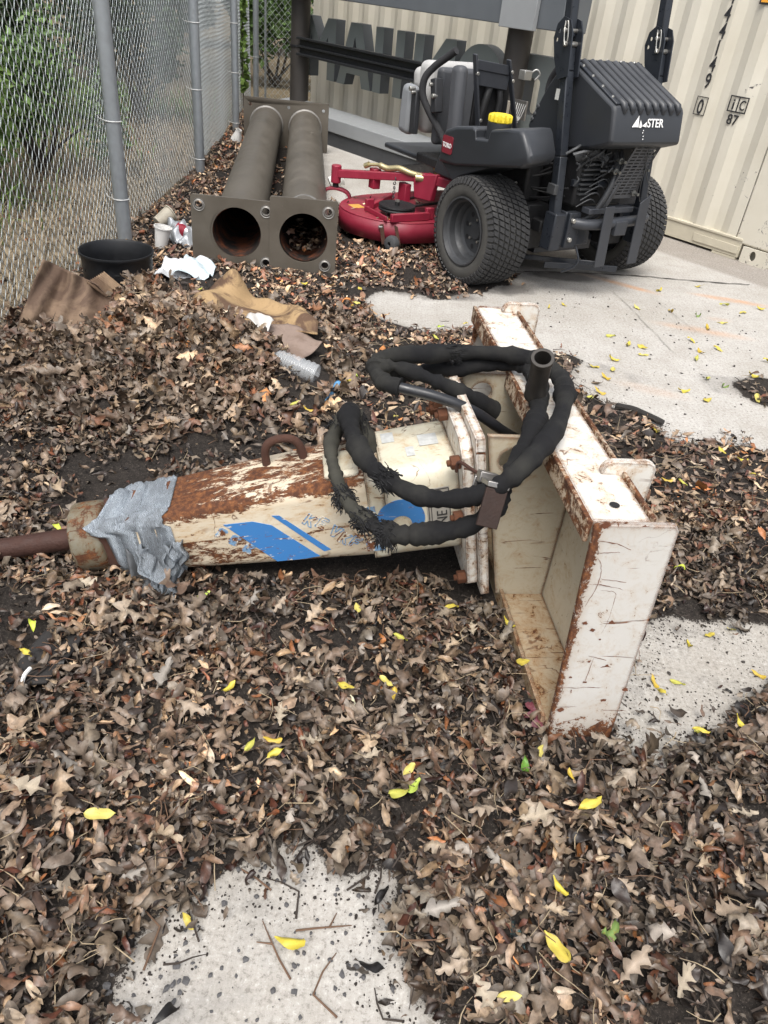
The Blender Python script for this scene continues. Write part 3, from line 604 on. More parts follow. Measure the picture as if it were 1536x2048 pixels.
# container frame: x along the wall (towards the near corner), y out of the wall towards the yard, z up
CT = thing('shipping_container', 'cream steel shipping container with corrugated wall and black numbers behind the mower', 'container', frame(B1, SV, -SV.cross(UZ)*-1 if False else UZ.cross(SV)*-1, UZ))
def cf(x, y, z): return (x, -y, z)      # y outward (towards the yard)
CT.matrix_world = frame(B1, SV, NV*-1, UZ)
t = NT('container_paint'); co = t.coord('Object'); n1 = t.noise(co, 2.2, 6, .6); n2 = t.noise(co, 26, 9, .75, .3)
mp = t.n('ShaderNodeMapping'); mp.inputs['Scale'].default_value = (1.0, 1.0, .22); t.l(co, mp.inputs[0]); n3 = t.noise(mp.outputs[0], 5, 6, .65)
cc = t.mix(t.ramp(n1, (.3, 0.), (.7, 1.)), (.52, .485, .40), (.59, .56, .48))
cc = t.mix(t.math('MULTIPLY', t.ramp(n3, (.5, 0.), (.75, 1.)), .28), cc, (.36, .32, .235))
sp = t.n('ShaderNodeSeparateXYZ'); t.l(co, sp.inputs[0])
near = t.math('ADD', t.ramp(t.math('ADD', t.math('MULTIPLY', sp.outputs[0], .55), .62), (.0, 0.), (.72, .085)), t.ramp(sp.outputs[2], (.15, .03), (.6, 0.)))
pk = t.math('ADD', t.math('ADD', t.math('MULTIPLY', n2, .6), t.math('MULTIPLY', t.noise(co, 4.5, 3), .4)), near)
ch = t.ramp(pk, (.668, 0.), (.682, 1.))
cc = t.mix(ch, cc, t.mix(t.ramp(n2, (.55, 0.), (.7, 1.)), (.10, .10, .11), (.06, .05, .045)))
t.bump(n1, .15, .01); cont_m = t.set(cc, .5, 0, .35)
rail_m = simple('container_rail_paint', (.47, .43, .335), .6, 0, .18, 12)
m = MB(cf); prof = []; x = -4.86; pit = .236
while x < -.10:
    for dx, y in ((0, .0), (.060, .0), (.120, -.022), (.176, -.022)):
        if x+dx < -.08: prof.append((x+dx, y))
    x += pit
prof.append((-.076, 0.0))
vs = []; fs = []
for a, b in prof: vs += [(a, b, .125), (a, b, 2.15)]
fs = [(2*i, 2*i+2, 2*i+3, 2*i+1) for i in range(len(prof)-1)]
m._add(vs, fs); m.build('corrugated_wall', cont_m, CT, ang=20)
m = MB(cf); m.span((-4.9, -.045, .118), (-.02, .012, .134)); m.span((-4.9, -.03, .015), (-.02, .004, .1175)); m.build('bottom_rail', rail_m, CT, .003)
m = MB(cf); m.span((-.36, .0045, .035), (-.03, .0105, .085)); m.build('rail_patch', rail_m, CT, .002)
m = MB(cf); m.span((-.075, -.12, .10), (.176, .006, 2.15)); m.build('corner_post', cont_m, CT, .012)
m = MB(cf); m.span((-4.97, -.12, .10), (-4.862, .006, 2.15)); m.build('corner_post', cont_m, CT, .01)
m = MB(cf); m.span((-4.97, -2.0, .12), (-4.90, -.13, 2.15)); m.span((.06, -2.0, .12), (.15, -.13, 2.15)); m.span((-4.9, -2.02, .12), (.1, -2.0, 2.15)); m.build('end_wall', cont_m, CT)
m = MB(cf); m.span((-4.97, -2.02, 2.15), (.176, .006, 2.2)); m.build('roof', cont_m, CT)
for xa in (0, -4.978):
    m = MB(cf); m.plate([(xa, .0), (xa+.182, .0), (xa+.182, .096), (xa, .096)], [circ(xa+.078, .052, .021, 24, .030)], .016, (0, .004, 0), (1, 0, 0), (0, 0, 1))
    m.span((xa+.002, -.13, .0005), (xa+.18, -.05, .0955)); m.span((xa+.002, -.0499, .0008), (xa+.010, -.005, .095)); m.span((xa+.172, -.0499, .0008), (xa+.18, -.005, .095)); m.span((xa+.0102, -.0499, .0008), (xa+.1718, -.005, .008)); m.span((xa+.0102, -.0499, .088), (xa+.1718, -.005, .095))
    m.build('corner_casting', cont_m, CT, .004)
m = MB(cf); m.span((-.20, .006, .0008), (-.03, -.08, .013)); m.build('rail_foot', rail_m, CT)
ink = simple('number_ink', (.018, .018, .02), .6, 0, .3, 40)
m = MB(cf)
for ch_, z in (('4', 1.385), ('4', 1.295), ('4', 1.208), ('1', 1.12), ('4', 1.034), ('9', .945), ('0', .802)):
    m.text(ch_, .115, .0025, (-.590, .0045, z-.042), (1, 0, 0), (0, 0, 1), .72, 'CENTER', .0012)
m.build('container_number', ink, CT)
m = MB(cf); m.plate([(-.628, .752), (-.549, .752), (-.549, .855), (-.628, .855)], [[(-.624, .756), (-.553, .756), (-.553, .851), (-.624, .851)]], .0025, (0, .0045, 0), (1, 0, 0), (0, 0, 1)); m.build('check_digit_box', ink, CT)
m = MB(cf); bx = -.345; bz = .845
m.plate([(bx-.062, bz-.042), (bx+.062, bz-.042), (bx+.062, bz+.046), (bx-.062, bz+.046)], [[(bx-.055, bz-.035), (bx-.004, bz-.035), (bx-.004, bz+.039), (bx-.055, bz+.039)], [(bx+.003, bz-.035), (bx+.055, bz-.035), (bx+.055, bz+.039), (bx+.003, bz+.039)]], .0025, (0, .0045, 0), (1, 0, 0), (0, 0, 1))
m.text('i', .085, .0025, (bx-.03, .0045, bz-.028), (1, 0, 0), (0, 0, 1), 1, 'CENTER', .001); m.text('C', .075, .0025, (bx+.03, .0045, bz-.025), (1, 0, 0), (0, 0, 1), .75, 'CENTER', .001)
m.text('87', .078, .0025, (bx-.006, .0045, bz-.108), (1, 0, 0), (0, 0, 1), .95, 'CENTER', .001); m.build('marking', ink, CT)
m = MB(cf); m.span((-.415, .001, 1.352), (-.10, .006, 1.62)); m.build('warning_label', simple('label_black', (.02, .02, .02), .5), CT)
m = MB(cf); m.span((-.405, .0062, 1.362), (-.11, .008, 1.61)); m.build('warning_label', simple('label_orange', (.72, .33, .03), .5), CT)

# ------------------------------------------------------------------ sign frame with raised letters in front of the container
SG = thing('sign_frame', 'dark steel sign frame with grey block letters standing against the container', 'sign', frame(B1, SV, NV*-1, UZ))
brown_m = simple('bronze_paint', (.045, .040, .036), .5, .2, .25, 20); black_m = simple('black_beam_paint', (.014, .015, .017), .42, 0, .3, 20)
face_m = simple('letter_face', (.20, .22, .21), .55, 0, .15, 10); edge_m = simple('letter_side', (.095, .105, .115), .55, 0, .15, 10); lgrey_m = simple('light_grey_box', (.24, .25, .255), .55, 0, .12, 12)
for sx in (-4.58, -1.85):
    m = MB(cf); m.cyl((sx, .40, -.01), (sx, .40, 2.2), .088, 28); m.build('post', brown_m, SG)
m = MB(cf); m.span((-4.5, .44, .635), (-1.9, .455, .775)); m.span((-4.5, .4555, .76), (-1.9, .50, .778)); m.span((-4.5, .4555, .632), (-1.9, .50, .650)); m.span((-4.5, .4555, .695), (-1.9, .485, .712)); m.build('crossbeam', black_m, SG, .003)
m = MB(cf); m.lathe([(.09, -.008), (.096, -.008), (.096, .008), (.09, .008)], (-4.58, .40, .70), (0, 0, 1), 28); m.build('clamp_band', black_m, SG)
m = MB(cf); m.span((-4.7, .33, 1.10), (-1.35, .58, 1.34)); m.build('top_beam', edge_m, SG, .006)
m = MB(cf); m.span((-1.86, .585, 1.085), (-1.55, .62, 1.35)); m.build('top_box', lgrey_m, SG, .004)
m = MB(cf); m.hull([(-4.75, .36, .115), (-1.3, .36, .115), (-1.3, .60, .115), (-4.75, .60, .115)], [(-4.75, .34, .255), (-1.3, .34, .255), (-1.3, .60, .225), (-4.75, .60, .225)]); m.build('shelf', lgrey_m, SG, .006)
m = MB(cf); m.span((-4.72, .36, -.01), (-1.32, .585, .113)); m.build('base_box', simple('base_dark', (.040, .042, .045), .7, 0, .3, 8), SG)
def letter(polys, holes=()):
    m = MB(cf); m.plate(polys, list(holes), .10, (0, .24, 0), (1, 0, 0), (0, 0, 1))
    o = m.build('letter', edge_m, SG, .003); o.data.materials.append(face_m)
    for p in o.data.polygons:
        if abs(p.normal.y) > .9: p.material_index = 1
b, tp = .46, .945
letter([(-4.69,b),(-4.57,b),(-4.57,.80),(-4.43,.60),(-4.29,.80),(-4.29,b),(-4.17,b),(-4.17,tp),(-4.30,tp),(-4.43,.76),(-4.56,tp),(-4.69,tp)])
letter([(-4.13,b),(-4.01,b),(-3.98,.555),(-3.78,.555),(-3.75,b),(-3.62,b),(-3.79,tp),(-3.95,tp)], [[(-3.94,.66),(-3.82,.66),(-3.88,.84)]])
letter([(-3.59,b),(-3.48,b),(-3.48,.66),(-3.31,.66),(-3.31,b),(-3.20,b),(-3.20,tp),(-3.31,tp),(-3.31,.75),(-3.48,.75),(-3.48,tp),(-3.59,tp)])
letter([(-3.07,b),(-2.95,b),(-2.70,.75),(-2.70,b),(-2.585,b),(-2.585,tp),(-2.71,tp),(-2.96,.66),(-2.96,tp),(-3.07,tp)])
letter(circ(-2.31, .70, .25, 40), [circ(-2.31, .70, .13, 32)])
R = lambda x0, x1, z0, z1, r: [((x1-r if c > 0 else x0+r)+r*math.cos(a), (z1-r if s > 0 else z0+r)+r*math.sin(a)) for c, s, a0 in ((1,1,0),(-1,1,90),(-1,-1,180),(1,-1,270)) for a in [math.radians(a0+k*18) for k in range(6)]]
letter(R(-1.95, -1.58, .46, .94, .06), [R(-1.83, -1.69, .57, .80, .03)])
m = MB(cf); m.span((-1.845, .50, .52), (-1.74, .54, .66)); m.build('junction_box', simple('box_beige', (.34, .31, .26), .5), SG, .006)
m = MB(cf); m.span((-1.70, .50, .56), (-1.58, .515, .68)); m.build('wire_plate', steel_m, SG, .002)
m = MB(cf)
for k in range(7): m.tube(smooth_path([(-1.70+.02*k, .52, .66), (-1.66+.01*k, .55, .62-.01*k), (-1.62-.008*k, .56, .52+.01*k), (-1.60, .54, .58)], 5), .0025, 5)
m.build('loose_wire', simple('wire_grey', (.4, .4, .38), .4), SG)

# ------------------------------------------------------------------ twin pipe stand
PS = thing('twin_pipe_stand', 'pair of brown steel pipes welded to square base plates lying beside the fence', 'pipe stand', frame((0, 0, 0), V(1,0,0), V(0,1,0), UZ))
t = NT('pipe_bronze_paint'); co = t.coord('Object'); n1 = t.noise(co, 5, 7, .65); n2 = t.noise(co, 40, 6, .7)
mp = t.n('ShaderNodeMapping'); mp.inputs['Scale'].default_value = (30, 1.5, 8); t.l(co, mp.inputs[0]); n3 = t.noise(mp.outputs[0], 1.5, 6, .6)
pc = t.mix(t.ramp(n1, (.3, 0.), (.7, 1.)), (.082, .070, .055), (.122, .107, .086)); pc = t.mix(t.ramp(n3, (.70, 0.), (.73, .6)), pc, (.3, .27, .23))
pc = t.mix(t.ramp(n2, (.70, 0.), (.74, .5)), pc, (.15, .07, .035)); pipe_m = t.set(pc, t.ramp(n1, (.3, .38), (.7, .55)), .15, .5)
t = NT('pipe_inside'); co = t.coord('Object'); n1 = t.noise(co, 12, 6, .7); inside_m = t.set(t.mix(t.ramp(n1, (.45, 0.), (.65, 1.)), (.020, .018, .017), (.14, .045, .02)), .8, 0, .2)
weld_m = simple('weld_grey', (.20, .19, .175), .5, .3, .4, 60)
def lerp(a, b, k): return Vector(a)+(Vector(b)-Vector(a))*k
cL, cR = Vector((-.885, 3.803, .172)), Vector((-.555, 3.845, .175)); fL, fR = Vector((-1.36, 7.0, .185)), Vector((-1.035, 7.03, .185)); rp = .130
for c, f in ((cL, fL), (cR, fR)):
    ax = (f-c).normalized(); Lp = (f-c).length; x = Vector((ax.y, -ax.x, 0)).normalized()
    m = MB(); m.lathe([(rp, .0), (rp, Lp)], c, ax, 40); m.build('pipe', pipe_m, PS, ang=60)
    m = MB(); m.lathe([(rp-.012, -.004), (rp-.012, 1.6), (.0, 1.6)], c, ax, 40); m.build('pipe_bore', inside_m, PS, ang=60)
    m = MB(); m.lathe([(rp+.001, Lp-.018), (rp+.011, Lp-.010), (rp+.012, Lp-.002)], f-ax*Lp, ax, 40); m.build('weld_ring', weld_m, PS)
def baseplate(c, hw, z0, z1, th, holes, rot):
    ux = Vector((math.cos(rot), math.sin(rot), 0)); m = MB()
    pts = R(-hw[0], hw[1], z0-c.z, z1-c.z, .012)
    m.plate(pts, [circ(0, 0, rp-.010, 44)]+[circ(a, b, .017, 16) for a, b in holes], th, c, ux, UZ); m.build('base_plate', pipe_m, PS, .0015)
    for a, b in holes:
        m = MB(); o = c+ux*a+UZ*b-ux.cross(UZ)*0; nrm = ux.cross(UZ); m.lathe([(.017, .004), (.025, .004), (.030, .0075), (.030, .0015), (.019, .0105), (.017, .004)], o+nrm*.004, nrm, 24); m.build('bolt_ring', weld_m, PS)
baseplate(cL, (.222, .185), .003, .334, .016, [(-.182, .118), (.145, .115), (.145, -.135)], .055)
baseplate(cR-Vector((0, .022, 0)), (.168, .165), .005, .362, .016, [(.118, .135), (.112, -.125)], .10)
cF = (fL+fR)/2; m = MB(); ux = (fR-fL).normalized()
m.plate(R(-.355, .355, -.18, .195, .01), [circ(a, .14, .013, 14) for a in (-.30, .02, .31)], .016, cF+Vector((.0, .012, 0)), ux, UZ); m.build('end_plate', pipe_m, PS, .0015)
# flat oval patch on top of the right pipe
d = (fR-cR).normalized(); xx = Vector((d.y, -d.x, 0)); n_ = xx.cross(d); pc0 = cR+d*.22
m = MB(); ring = []
for h in (rp-.004, rp+.004):
    ring.append([pc0+d*(.085*math.sin(2*math.pi*k/32))+(xx*math.sin(.66*math.cos(2*math.pi*k/32))+n_*math.cos(.66*math.cos(2*math.pi*k/32)))*h for k in range(32)])
m.rings(ring); m.build('pipe_patch', simple('patch_grey', (.15, .145, .135), .6, .1, .2, 20), PS, .0015)

# ------------------------------------------------------------------ fences
galv = simple('galvanised_steel', (.34, .365, .385), .42, .55, .2, 30)
wire_m = simple('galvanised_wire', (.50, .535, .54), .42, .35, .18, 8)
fpts = [(-1.56, -.3), (-1.54, 2.59), (-1.53, 3.88), (-1.62, 5.67), (-1.80, 7.58), (-2.03, 9.6)]
def fence(name, label, F, z1, posts, ties, wv=.054, hv=.056, rad=.0021, offs=.035, rails=True):
    root = thing(name, label, 'fence', None)
    seg = [Vector((*p, 0)) for p in F]; cum = [0]
    for a, b in zip(seg, seg[1:]): cum.append(cum[-1]+(b-a).length)
    def at(s):
        s = min(max(s, 0), cum[-1]-1e-6); i = max(k for k in range(len(seg)-1) if cum[k] <= s); d = (seg[i+1]-seg[i]).normalized()
        return seg[i]+d*(s-cum[i]), Vector((d.y, -d.x, 0)), d
    S = np.linspace(0, cum[-1], int(cum[-1]/(wv/2)))
    vs = []; fs = []; nz = int(z1/(hv/2))
    for k, s in enumerate(S):
        base = len(vs)
        for j in range(nz*2+1):
            z = -.01+j*hv/4; ph = (j % 4)/4; tri = [0, .5, 1, .5][j % 4]
            if k % 2: tri = 1-tri
            p, nrm, d = at(s+wv/2*(tri*1.06-.03)); n2 = {0: -.0035, 1: .0, 2: .0035, 3: .0}[j % 4]*(1 if k % 2 else -1)
            sag = .012*math.sin(s*2.1+z*1.3)+.008*math.sin(s*5.3)
            c = p-nrm*(offs)+nrm*(n2+sag)+Vector((0, 0, z+.006*math.sin(s*3.0)))
            for a, b in ((1, 0), (-.5, .87), (-.5, -.87)): q = c+d*(a*rad)+nrm*(b*rad); vs.append((q.x, q.y, q.z))
        for j in range(nz*2):
            for a in range(3): fs.append((base+j*3+a, base+j*3+(a+1) % 3, base+j*3+3+(a+1) % 3, base+j*3+3+a))
    m = MB(); m.v = vs; m.f = fs
    me = bpy.data.meshes.new('wire_mesh'); me.from_pydata(vs, [], fs); me.polygons.foreach_set('use_smooth', [True]*len(fs)); me.materials.append(wire_m)
    o = bpy.data.objects.new('wire_mesh', me); COL.objects.link(o); o.parent = root
    for px, py, r, zt in posts:
        m = MB(); m.cyl((px, py, -.02), (px, py, z1+.15), r, 20); po = m.build('fence_post', galv, root)
        for z in zt:
            m = MB(); m.lathe([(r+.0005, -.003), (r+.005, 0), (r+.0005, .003)], (px, py, z), (0, 0, 1), 18); m.tube([(px-r-.002, py-.01, z), (px-r-.03, py, z+.004), (px-r-.045, py+.02, z+.012)], .002, 5); m.build('tie_wire', simple('tie_white', (.6, .6, .58), .4, .3) if 'tie_white' not in bpy.data.materials else bpy.data.materials['tie_white'], po)
    return root
fence('chain_link_fence', 'long galvanised chain link fence running away along the left side', fpts, 2.05,
      [(-1.485, 3.88, .036, (.25, .60)), (-1.575, 5.67, .033, (.12, .55, .93, 1.2)), (-1.755, 7.58, .031, (.08, .48, .85)), (-1.985, 9.6, .031, (.45,))], None)
fence('chain_link_fence', 'far chain link fence closing the corner behind the dark sign post', [(-2.0, 9.75), (-.2, 10.35), (1.6, 10.95)], 2.4,
      [(-1.93, 9.86, .012, ()), (.6, 10.62, .03, ())], None, .066, .07, .0022, .02)
# ------------------------------------------------------------------ zero-turn mower (frame: x forward, y right -> stored as -y, z up)
az = math.radians(34); MR = Vector((math.cos(az), math.sin(az), 0)); MF = Vector((-math.sin(az), math.cos(az), 0))
MW = thing('riding_mower', 'black zero-turn riding mower with red cutting deck parked on the slab before the container', 'mower', frame((.325, 4.0, 0), MF, -MR, UZ))
def mf(x, y, z): return (x, -y, z)
def M(): return MB(mf)
t = NT('mower_black_plastic'); co = t.coord('Object'); n1 = t.noise(co, 6, 6, .6)
ge = t.n('ShaderNodeNewGeometry'); sx = t.n('ShaderNodeSeparateXYZ'); t.l(ge.outputs['Normal'], sx.inputs[0])
dust = t.math('MULTIPLY', t.ramp(sx.outputs[2], (.1, 0.), (1., 1.)), t.ramp(n1, (.3, .25), (.7, .75)))
plast_m = t.set(t.mix(dust, (.020, .022, .026), (.066, .070, .076)), t.ramp(n1, (.3, .36), (.7, .52)), 0, .5)
metal_m = simple('mower_black_steel', (.018, .021, .027), .34, .1, .35, 18, dust=((.06, .06, .06), .6))
frame_m = simple('grey_black_steel', (.035, .038, .045), .42, .1, .25, 14)
dark_m = simple('engine_dark', (.007, .007, .008), .6, 0, .5, 30); mid_m = simple('engine_grey', (.05, .052, .055), .55, .2, .5, 25)
red_m = simple('mower_red', (.235, .013, .034), .45, 0, .3, 12, dust=((.22, .08, .07), .6)); redd_m = simple('mower_red_side', (.19, .012, .028), .5, 0, .3, 12)
tyre_m = simple('tyre_rubber', (.026, .026, .027), .82, 0, .3, 40, .2, dust=((.10, .095, .085), .7)); tyred_m = simple('dusty_tyre', (.052, .050, .045), .88, 0, .5, 26, .3); rim_m = simple('rim_grey', (.045, .047, .050), .5, .2, .2, 20)
chrome_m = simple('zinc_bolt', (.42, .41, .38), .35, .8, .2, 60); silver_m = simple('canister_silver', (.45, .44, .41), .38, .7, .35, 16)
gold_m = simple('gold_zinc', (.42, .36, .20), .35, .7, .2, 20); yellow_m = simple('cap_yellow', (.72, .56, .03), .45, 0, .12, 30)
seat_m = simple('seat_grey', (.38, .375, .365), .65, 0, .18, 18, .15); seatd_m = simple('seat_charcoal', (.06, .063, .07), .6, 0, .2, 18)
white_m = simple('decal_white', (.75, .75, .74), .5, 0, .1, 60); tred_m = simple('badge_red', (.17, .014, .025), .45, 0, .1, 30)
def wheel(y, side):
    c = (0, y, .263); w_ = bpy.data.objects.new('drive_wheel', None); COL.objects.link(w_); w_.parent = MW
    m = M(); W2 = .1225
    prof = [(.155, -.098), (.162, -.112), (.185, -.1215), (.215, -.122), (.238, -.112), (.250, -.095), (.2535, -.05), (.2545, 0), (.2535, .05), (.250, .095), (.238, .112), (.215, .122), (.185, .1215), (.162, .112), (.155, .098)]
    m.lathe(prof, c, (0, 1, 0), 72, closed=False); m.build('tyre', tyred_m, w_, ang=60)
    m = M(); nl = 56
    for i in range(nl):
        for j, yy in enumerate((-.097, -.066, -.034, 0, .034, .066, .097)):
            a = 2*math.pi*(i+(.5 if j % 2 else 0))/nl; a2 = .045
            hw = .0135; ha = 2*math.pi/nl*.36; rb = .244 if abs(yy) > .09 else .250; rt = .2585 if abs(yy) > .09 else .2635
            bot = []; top = []
            for dy, da in ((-hw, -ha), (hw, -ha), (hw, ha), (-hw, ha)):
                aa = a+da+a2*dy/hw*.5
                for L_, r_ in ((bot, rb), (top, rt)): L_.append((math.cos(aa)*r_, y+yy+dy*(.92 if L_ is top else 1), .263+math.sin(aa)*r_))
            m.hull(bot, top)
        for s_ in (-1, 1):
            a = 2*math.pi*i/nl; da = 2*math.pi/nl*.3
            P_ = [(math.cos(a+d)*r_, y+s_*yy, .263+math.sin(a+d)*r_) for r_, yy in ((.222, .1215), (.251, .108)) for d in (-da, da)]
            P2 = [(math.cos(a+d)*(r_+.004), y+s_*(yy+.005), .263+math.sin(a+d)*(r_+.004)) for r_, yy in ((.222, .1215), (.251, .108)) for d in (-da, da)]
            m.hull([P_[0], P_[1], P_[3], P_[2]], [P2[0], P2[1], P2[3], P2[2]])
    m.build('tread', tyre_m, w_, ang=30)
    s = side; m = M()
    m.lathe([(.163, s*.112), (.166, s*.119), (.158, s*.120), (.152, s*.100), (.142, s*.092), (.138, s*.060), (.130, s*.052), (.124, s*.03), (.110, s*.022), (.045, s*.024), (.040, s*.034), (.0, s*.034)], c, (0, 1, 0), 56)
    m.lathe([(.150, -s*.1), (.138, -s*.05), (.05, -s*.02), (.0, -s*.02)], c, (0, 1, 0), 40); m.build('rim', rim_m, w_, ang=30)
    m = M()
    for k in range(8):
        a = 2*math.pi*k/8+.2; m.lathe([(.0, s*.0242), (.0125, s*.0242)], (math.cos(a)*.083, y, .263+math.sin(a)*.083), (0, 1, 0), 16)
    m.build('rim_hole', dark_m, w_)
    m = M()
    for k in range(5):
        a = 2*math.pi*k/5+.4; m.cyl((math.cos(a)*.055, y+s*.023, .263+math.sin(a)*.055), (math.cos(a)*.055, y+s*.034, .263+math.sin(a)*.055), .007, 6)
    m.build('lug_nut', chrome_m, w_)
wheel(0, -1); wheel(.98, 1)
# chassis and engine
m = M(); m.span((-.15, .16, .20), (.55, .30, .42)); m.span((-.18, .70, .20), (.55, .84, .42)); m.span((-.22, .2, .30), (.2, .8, .36)); m.span((.2, .2, .36), (.7, .8, .42)); m.span((.40, .12, .42), (.85, .86, .47)); m.build('chassis', dark_m, MW, .008)
m = M(); m.span((-.30, .30, .44), (-.02, .70, .80)); m.span((-.05, .25, .42), (.18, .75, .62)); m.cyl((-.15, .5, .36), (-.15, .5, .44), .12, 20); m.span((-.1, .16, .42), (.12, .26, .70)); m.build('engine_block', dark_m, MW, .015)
m = M()
for k in range(9): m.span((-.318, .315, .50+.022*k), (-.299, .48, .508+.022*k))
m.cyl((-.26, .30, .66), (-.34, .36, .70), .028, 14); m.cyl((-.25, .36, .70), (-.33, .44, .66), .02, 12); m.build('cooling_fins', mid_m, MW)
m = M()
for y0 in (.44, .475): m.tube(smooth_path([(-.30, y0+.05, .72), (-.37, y0+.03, .62), (-.385, y0-.01, .52), (-.36, y0-.05, .42), (-.30, y0-.1, .36)], 7), .0145, 10); 
m.build('engine_hose', simple('hose_grey', (.03, .031, .034), .45), MW)
rg = np.random.default_rng(5); m = M()
for k in range(26):
    p = Vector((-.30-.05*rg.random(), .26+.22*rg.random(), .58+.14*rg.random())); q = p+Vector((rg.normal()*.03, rg.normal()*.06, rg.normal()*.04)); m.tube(smooth_path([p, (p+q)/2+Vector((-.02, 0, .01)), q], 4), .003+.004*rg.random(), 6)
m.build('engine_linkage', mid_m, MW)
m = M()
for k in range(14):
    x = rg.uniform(-.12, .2); z = rg.uniform(.34, .66); m.cyl((x, .155, z), (x, .14, z), .008, 8)
m.build('frame_bolt', chrome_m, MW)
m = M(); m.lathe([(.0, 0), (.034, 0), (.036, .004), (.036, .068), (.034, .072), (.026, .075), (.026, .088), (.036, .090), (.036, .135), (.030, .142), (.0, .144)], (-.235, .352, .468), (0, 0, 1), 24); m.build('oil_filter', silver_m, MW)
m = M(); m.span((-.300, .285, .535), (-.275, .40, .565)); m.span((-.345, .40, .538), (-.338, .60, .568)); m.bar((-.29, .40, .551), (-.342, .42, .553), .03, .007); m.span((-.37, .44, .615), (-.362, .62, .645)); m.build('guard_strap', metal_m, MW, .002)
# grille guard with slots
gx = lambda z: -.36-(z-.49)*.22
pts = [(.425, .495), (.600, .495), (.665, .765), (.500, .765)]
slots = []
for k in range(17):
    z = .512+k*.0145; y0 = .425+(z-.495)*.278+.010; wdt = (.172+(z-.495)*-.01)
    for j in range(4): a0 = y0+wdt*(.01+.245*j); slots.append([(a0, z), (a0+wdt*.20, z), (a0+wdt*.205, z+.0075), (a0+.004, z+.0075)])
vs, fs = fill2d([('P', p) for p in [pts]+slots], .003)
m = M(); m._add([(gx(z)-.02+c, y, z) for y, z, c in vs], fs); m.build('grille_guard', simple('grille_grey', (.058, .060, .066), .5, .1, .2, 20), MW)
m = M(); m.span((-.33, .42, .5), (-.325, .67, .76)); m.build('grille_shadow_plate', dark_m, MW)
m = M()
for y, z in ((.455, .668), (.437, .622), (.63, .63), (.60, .52), (.64, .70)):
    m = M(); m.lathe([(.0, -.034), (.007, -.034), (.007, -.008), (.014, -.007), (.014, .0), (.007, .001), (.007, .02)], (-.395, y, z), (1, 0, 0), 14); m.build('guard_bolt', simple('dull_bolt', (.16, .16, .15), .4, .6, .3, 60) if 'dull_bolt' not in bpy.data.materials else bpy.data.materials['dull_bolt'], MW)
m = M(); m.tube(smooth_path([(-.46, .55, .77), (-.44, .58, .70), (-.42, .61, .64), (-.41, .66, .58), (-.36, .74, .55)], 6), .0028, 6); m.tube(smooth_path([(-.42, .61, .64), (-.41, .62, .56), (-.38, .67, .49), (-.33, .74, .46)], 6), .0025, 6); m.build('pull_cable', mid_m, MW)
m = M(); m.span((-.27, .69, .36), (-.24, .76, .80)); m.span((-.30, .62, .44), (-.27, .74, .75)); m.build('side_panel', metal_m, MW, .004)
# hood with ribbed louvre
prof = [(-.118, 1.028), (-.150, 1.034), (-.462, .905), (-.474, .885), (-.497, .762), (-.487, .752), (-.40, .722), (-.177, .675), (.035, .665), (.098, .735), (.070, .800), (.0, .930), (-.05, .995)]
m = M(); n_ = len(prof); rings = []
for y, sh in ((.262, .94), (.275, .985), (.295, 1), (.685, 1), (.705, .985), (.718, .94)):
    cx, cz = -.2, .84; rings.append([(cx+(x-cx)*sh, y, cz+(z-cz)*sh) for x, z in prof])
m.rings(rings); m.build('hood', plast_m, MW, .006, ang=30)
a = Vector((-.150, 0, 1.034)); b = Vector((-.466, 0, .902)); sl_ = (b-a).normalized(); sn = Vector((sl_.z, 0, -sl_.x)); sn = sn if sn.z > 0 else -sn
m = M()
for k in range(8):
    y = .318+k*.0495; P_ = [a+sl_*u+sn*.006+Vector((0, y, 0)) for u in (.0, .10, .2, .30, .336)]; P_ += [a+sl_*.350-sn*.006+Vector((0, y, 0)), a+sl_*.356-sn*.02+Vector((0, y, 0))]
    m.tube(P_, [.0175]*5+[.0165, .010], 12)
m.build('louvre_rib', plast_m, MW, ang=60)
m = M(); m.bar((-.137, .285, 1.040), (-.137, .700, 1.040), .034, .018); m.bar(tuple(a+sl_*.005+Vector((0, .289, 0))+sn*.004), tuple(a+sl_*.33+Vector((0, .289, 0))+sn*.004), .026, .012, tuple(sn)); m.build('louvre_frame', metal_m, MW, .004)
m = M()
for y in (.30, .39, .48, .57, .66): m = M(); m.lathe([(.0, .006), (.005, .005), (.007, 0)], (-.137, y, 1.049), (0, 0, 1), 12); m.build('louvre_bolt', chrome_m, MW)
for u in (.04, .12, .2, .28): p = a+sl_*u+sn*.010+Vector((0, .289, 0)); m = M(); m.lathe([(.0, .006), (.005, .005), (.007, 0)], p, sn, 12); m.build('louvre_bolt', chrome_m, MW)
m = M()
for x, z in ((.035, .83), (.05, .795), (.06, .77), (.10, .70)): m.lathe([(.0, -.012), (.008, -.011), (.012, -.004), (.012, .02)], (x, .268, z), (0, 1, 0), 12)
m.build('hood_bolt', mid_m, MW)
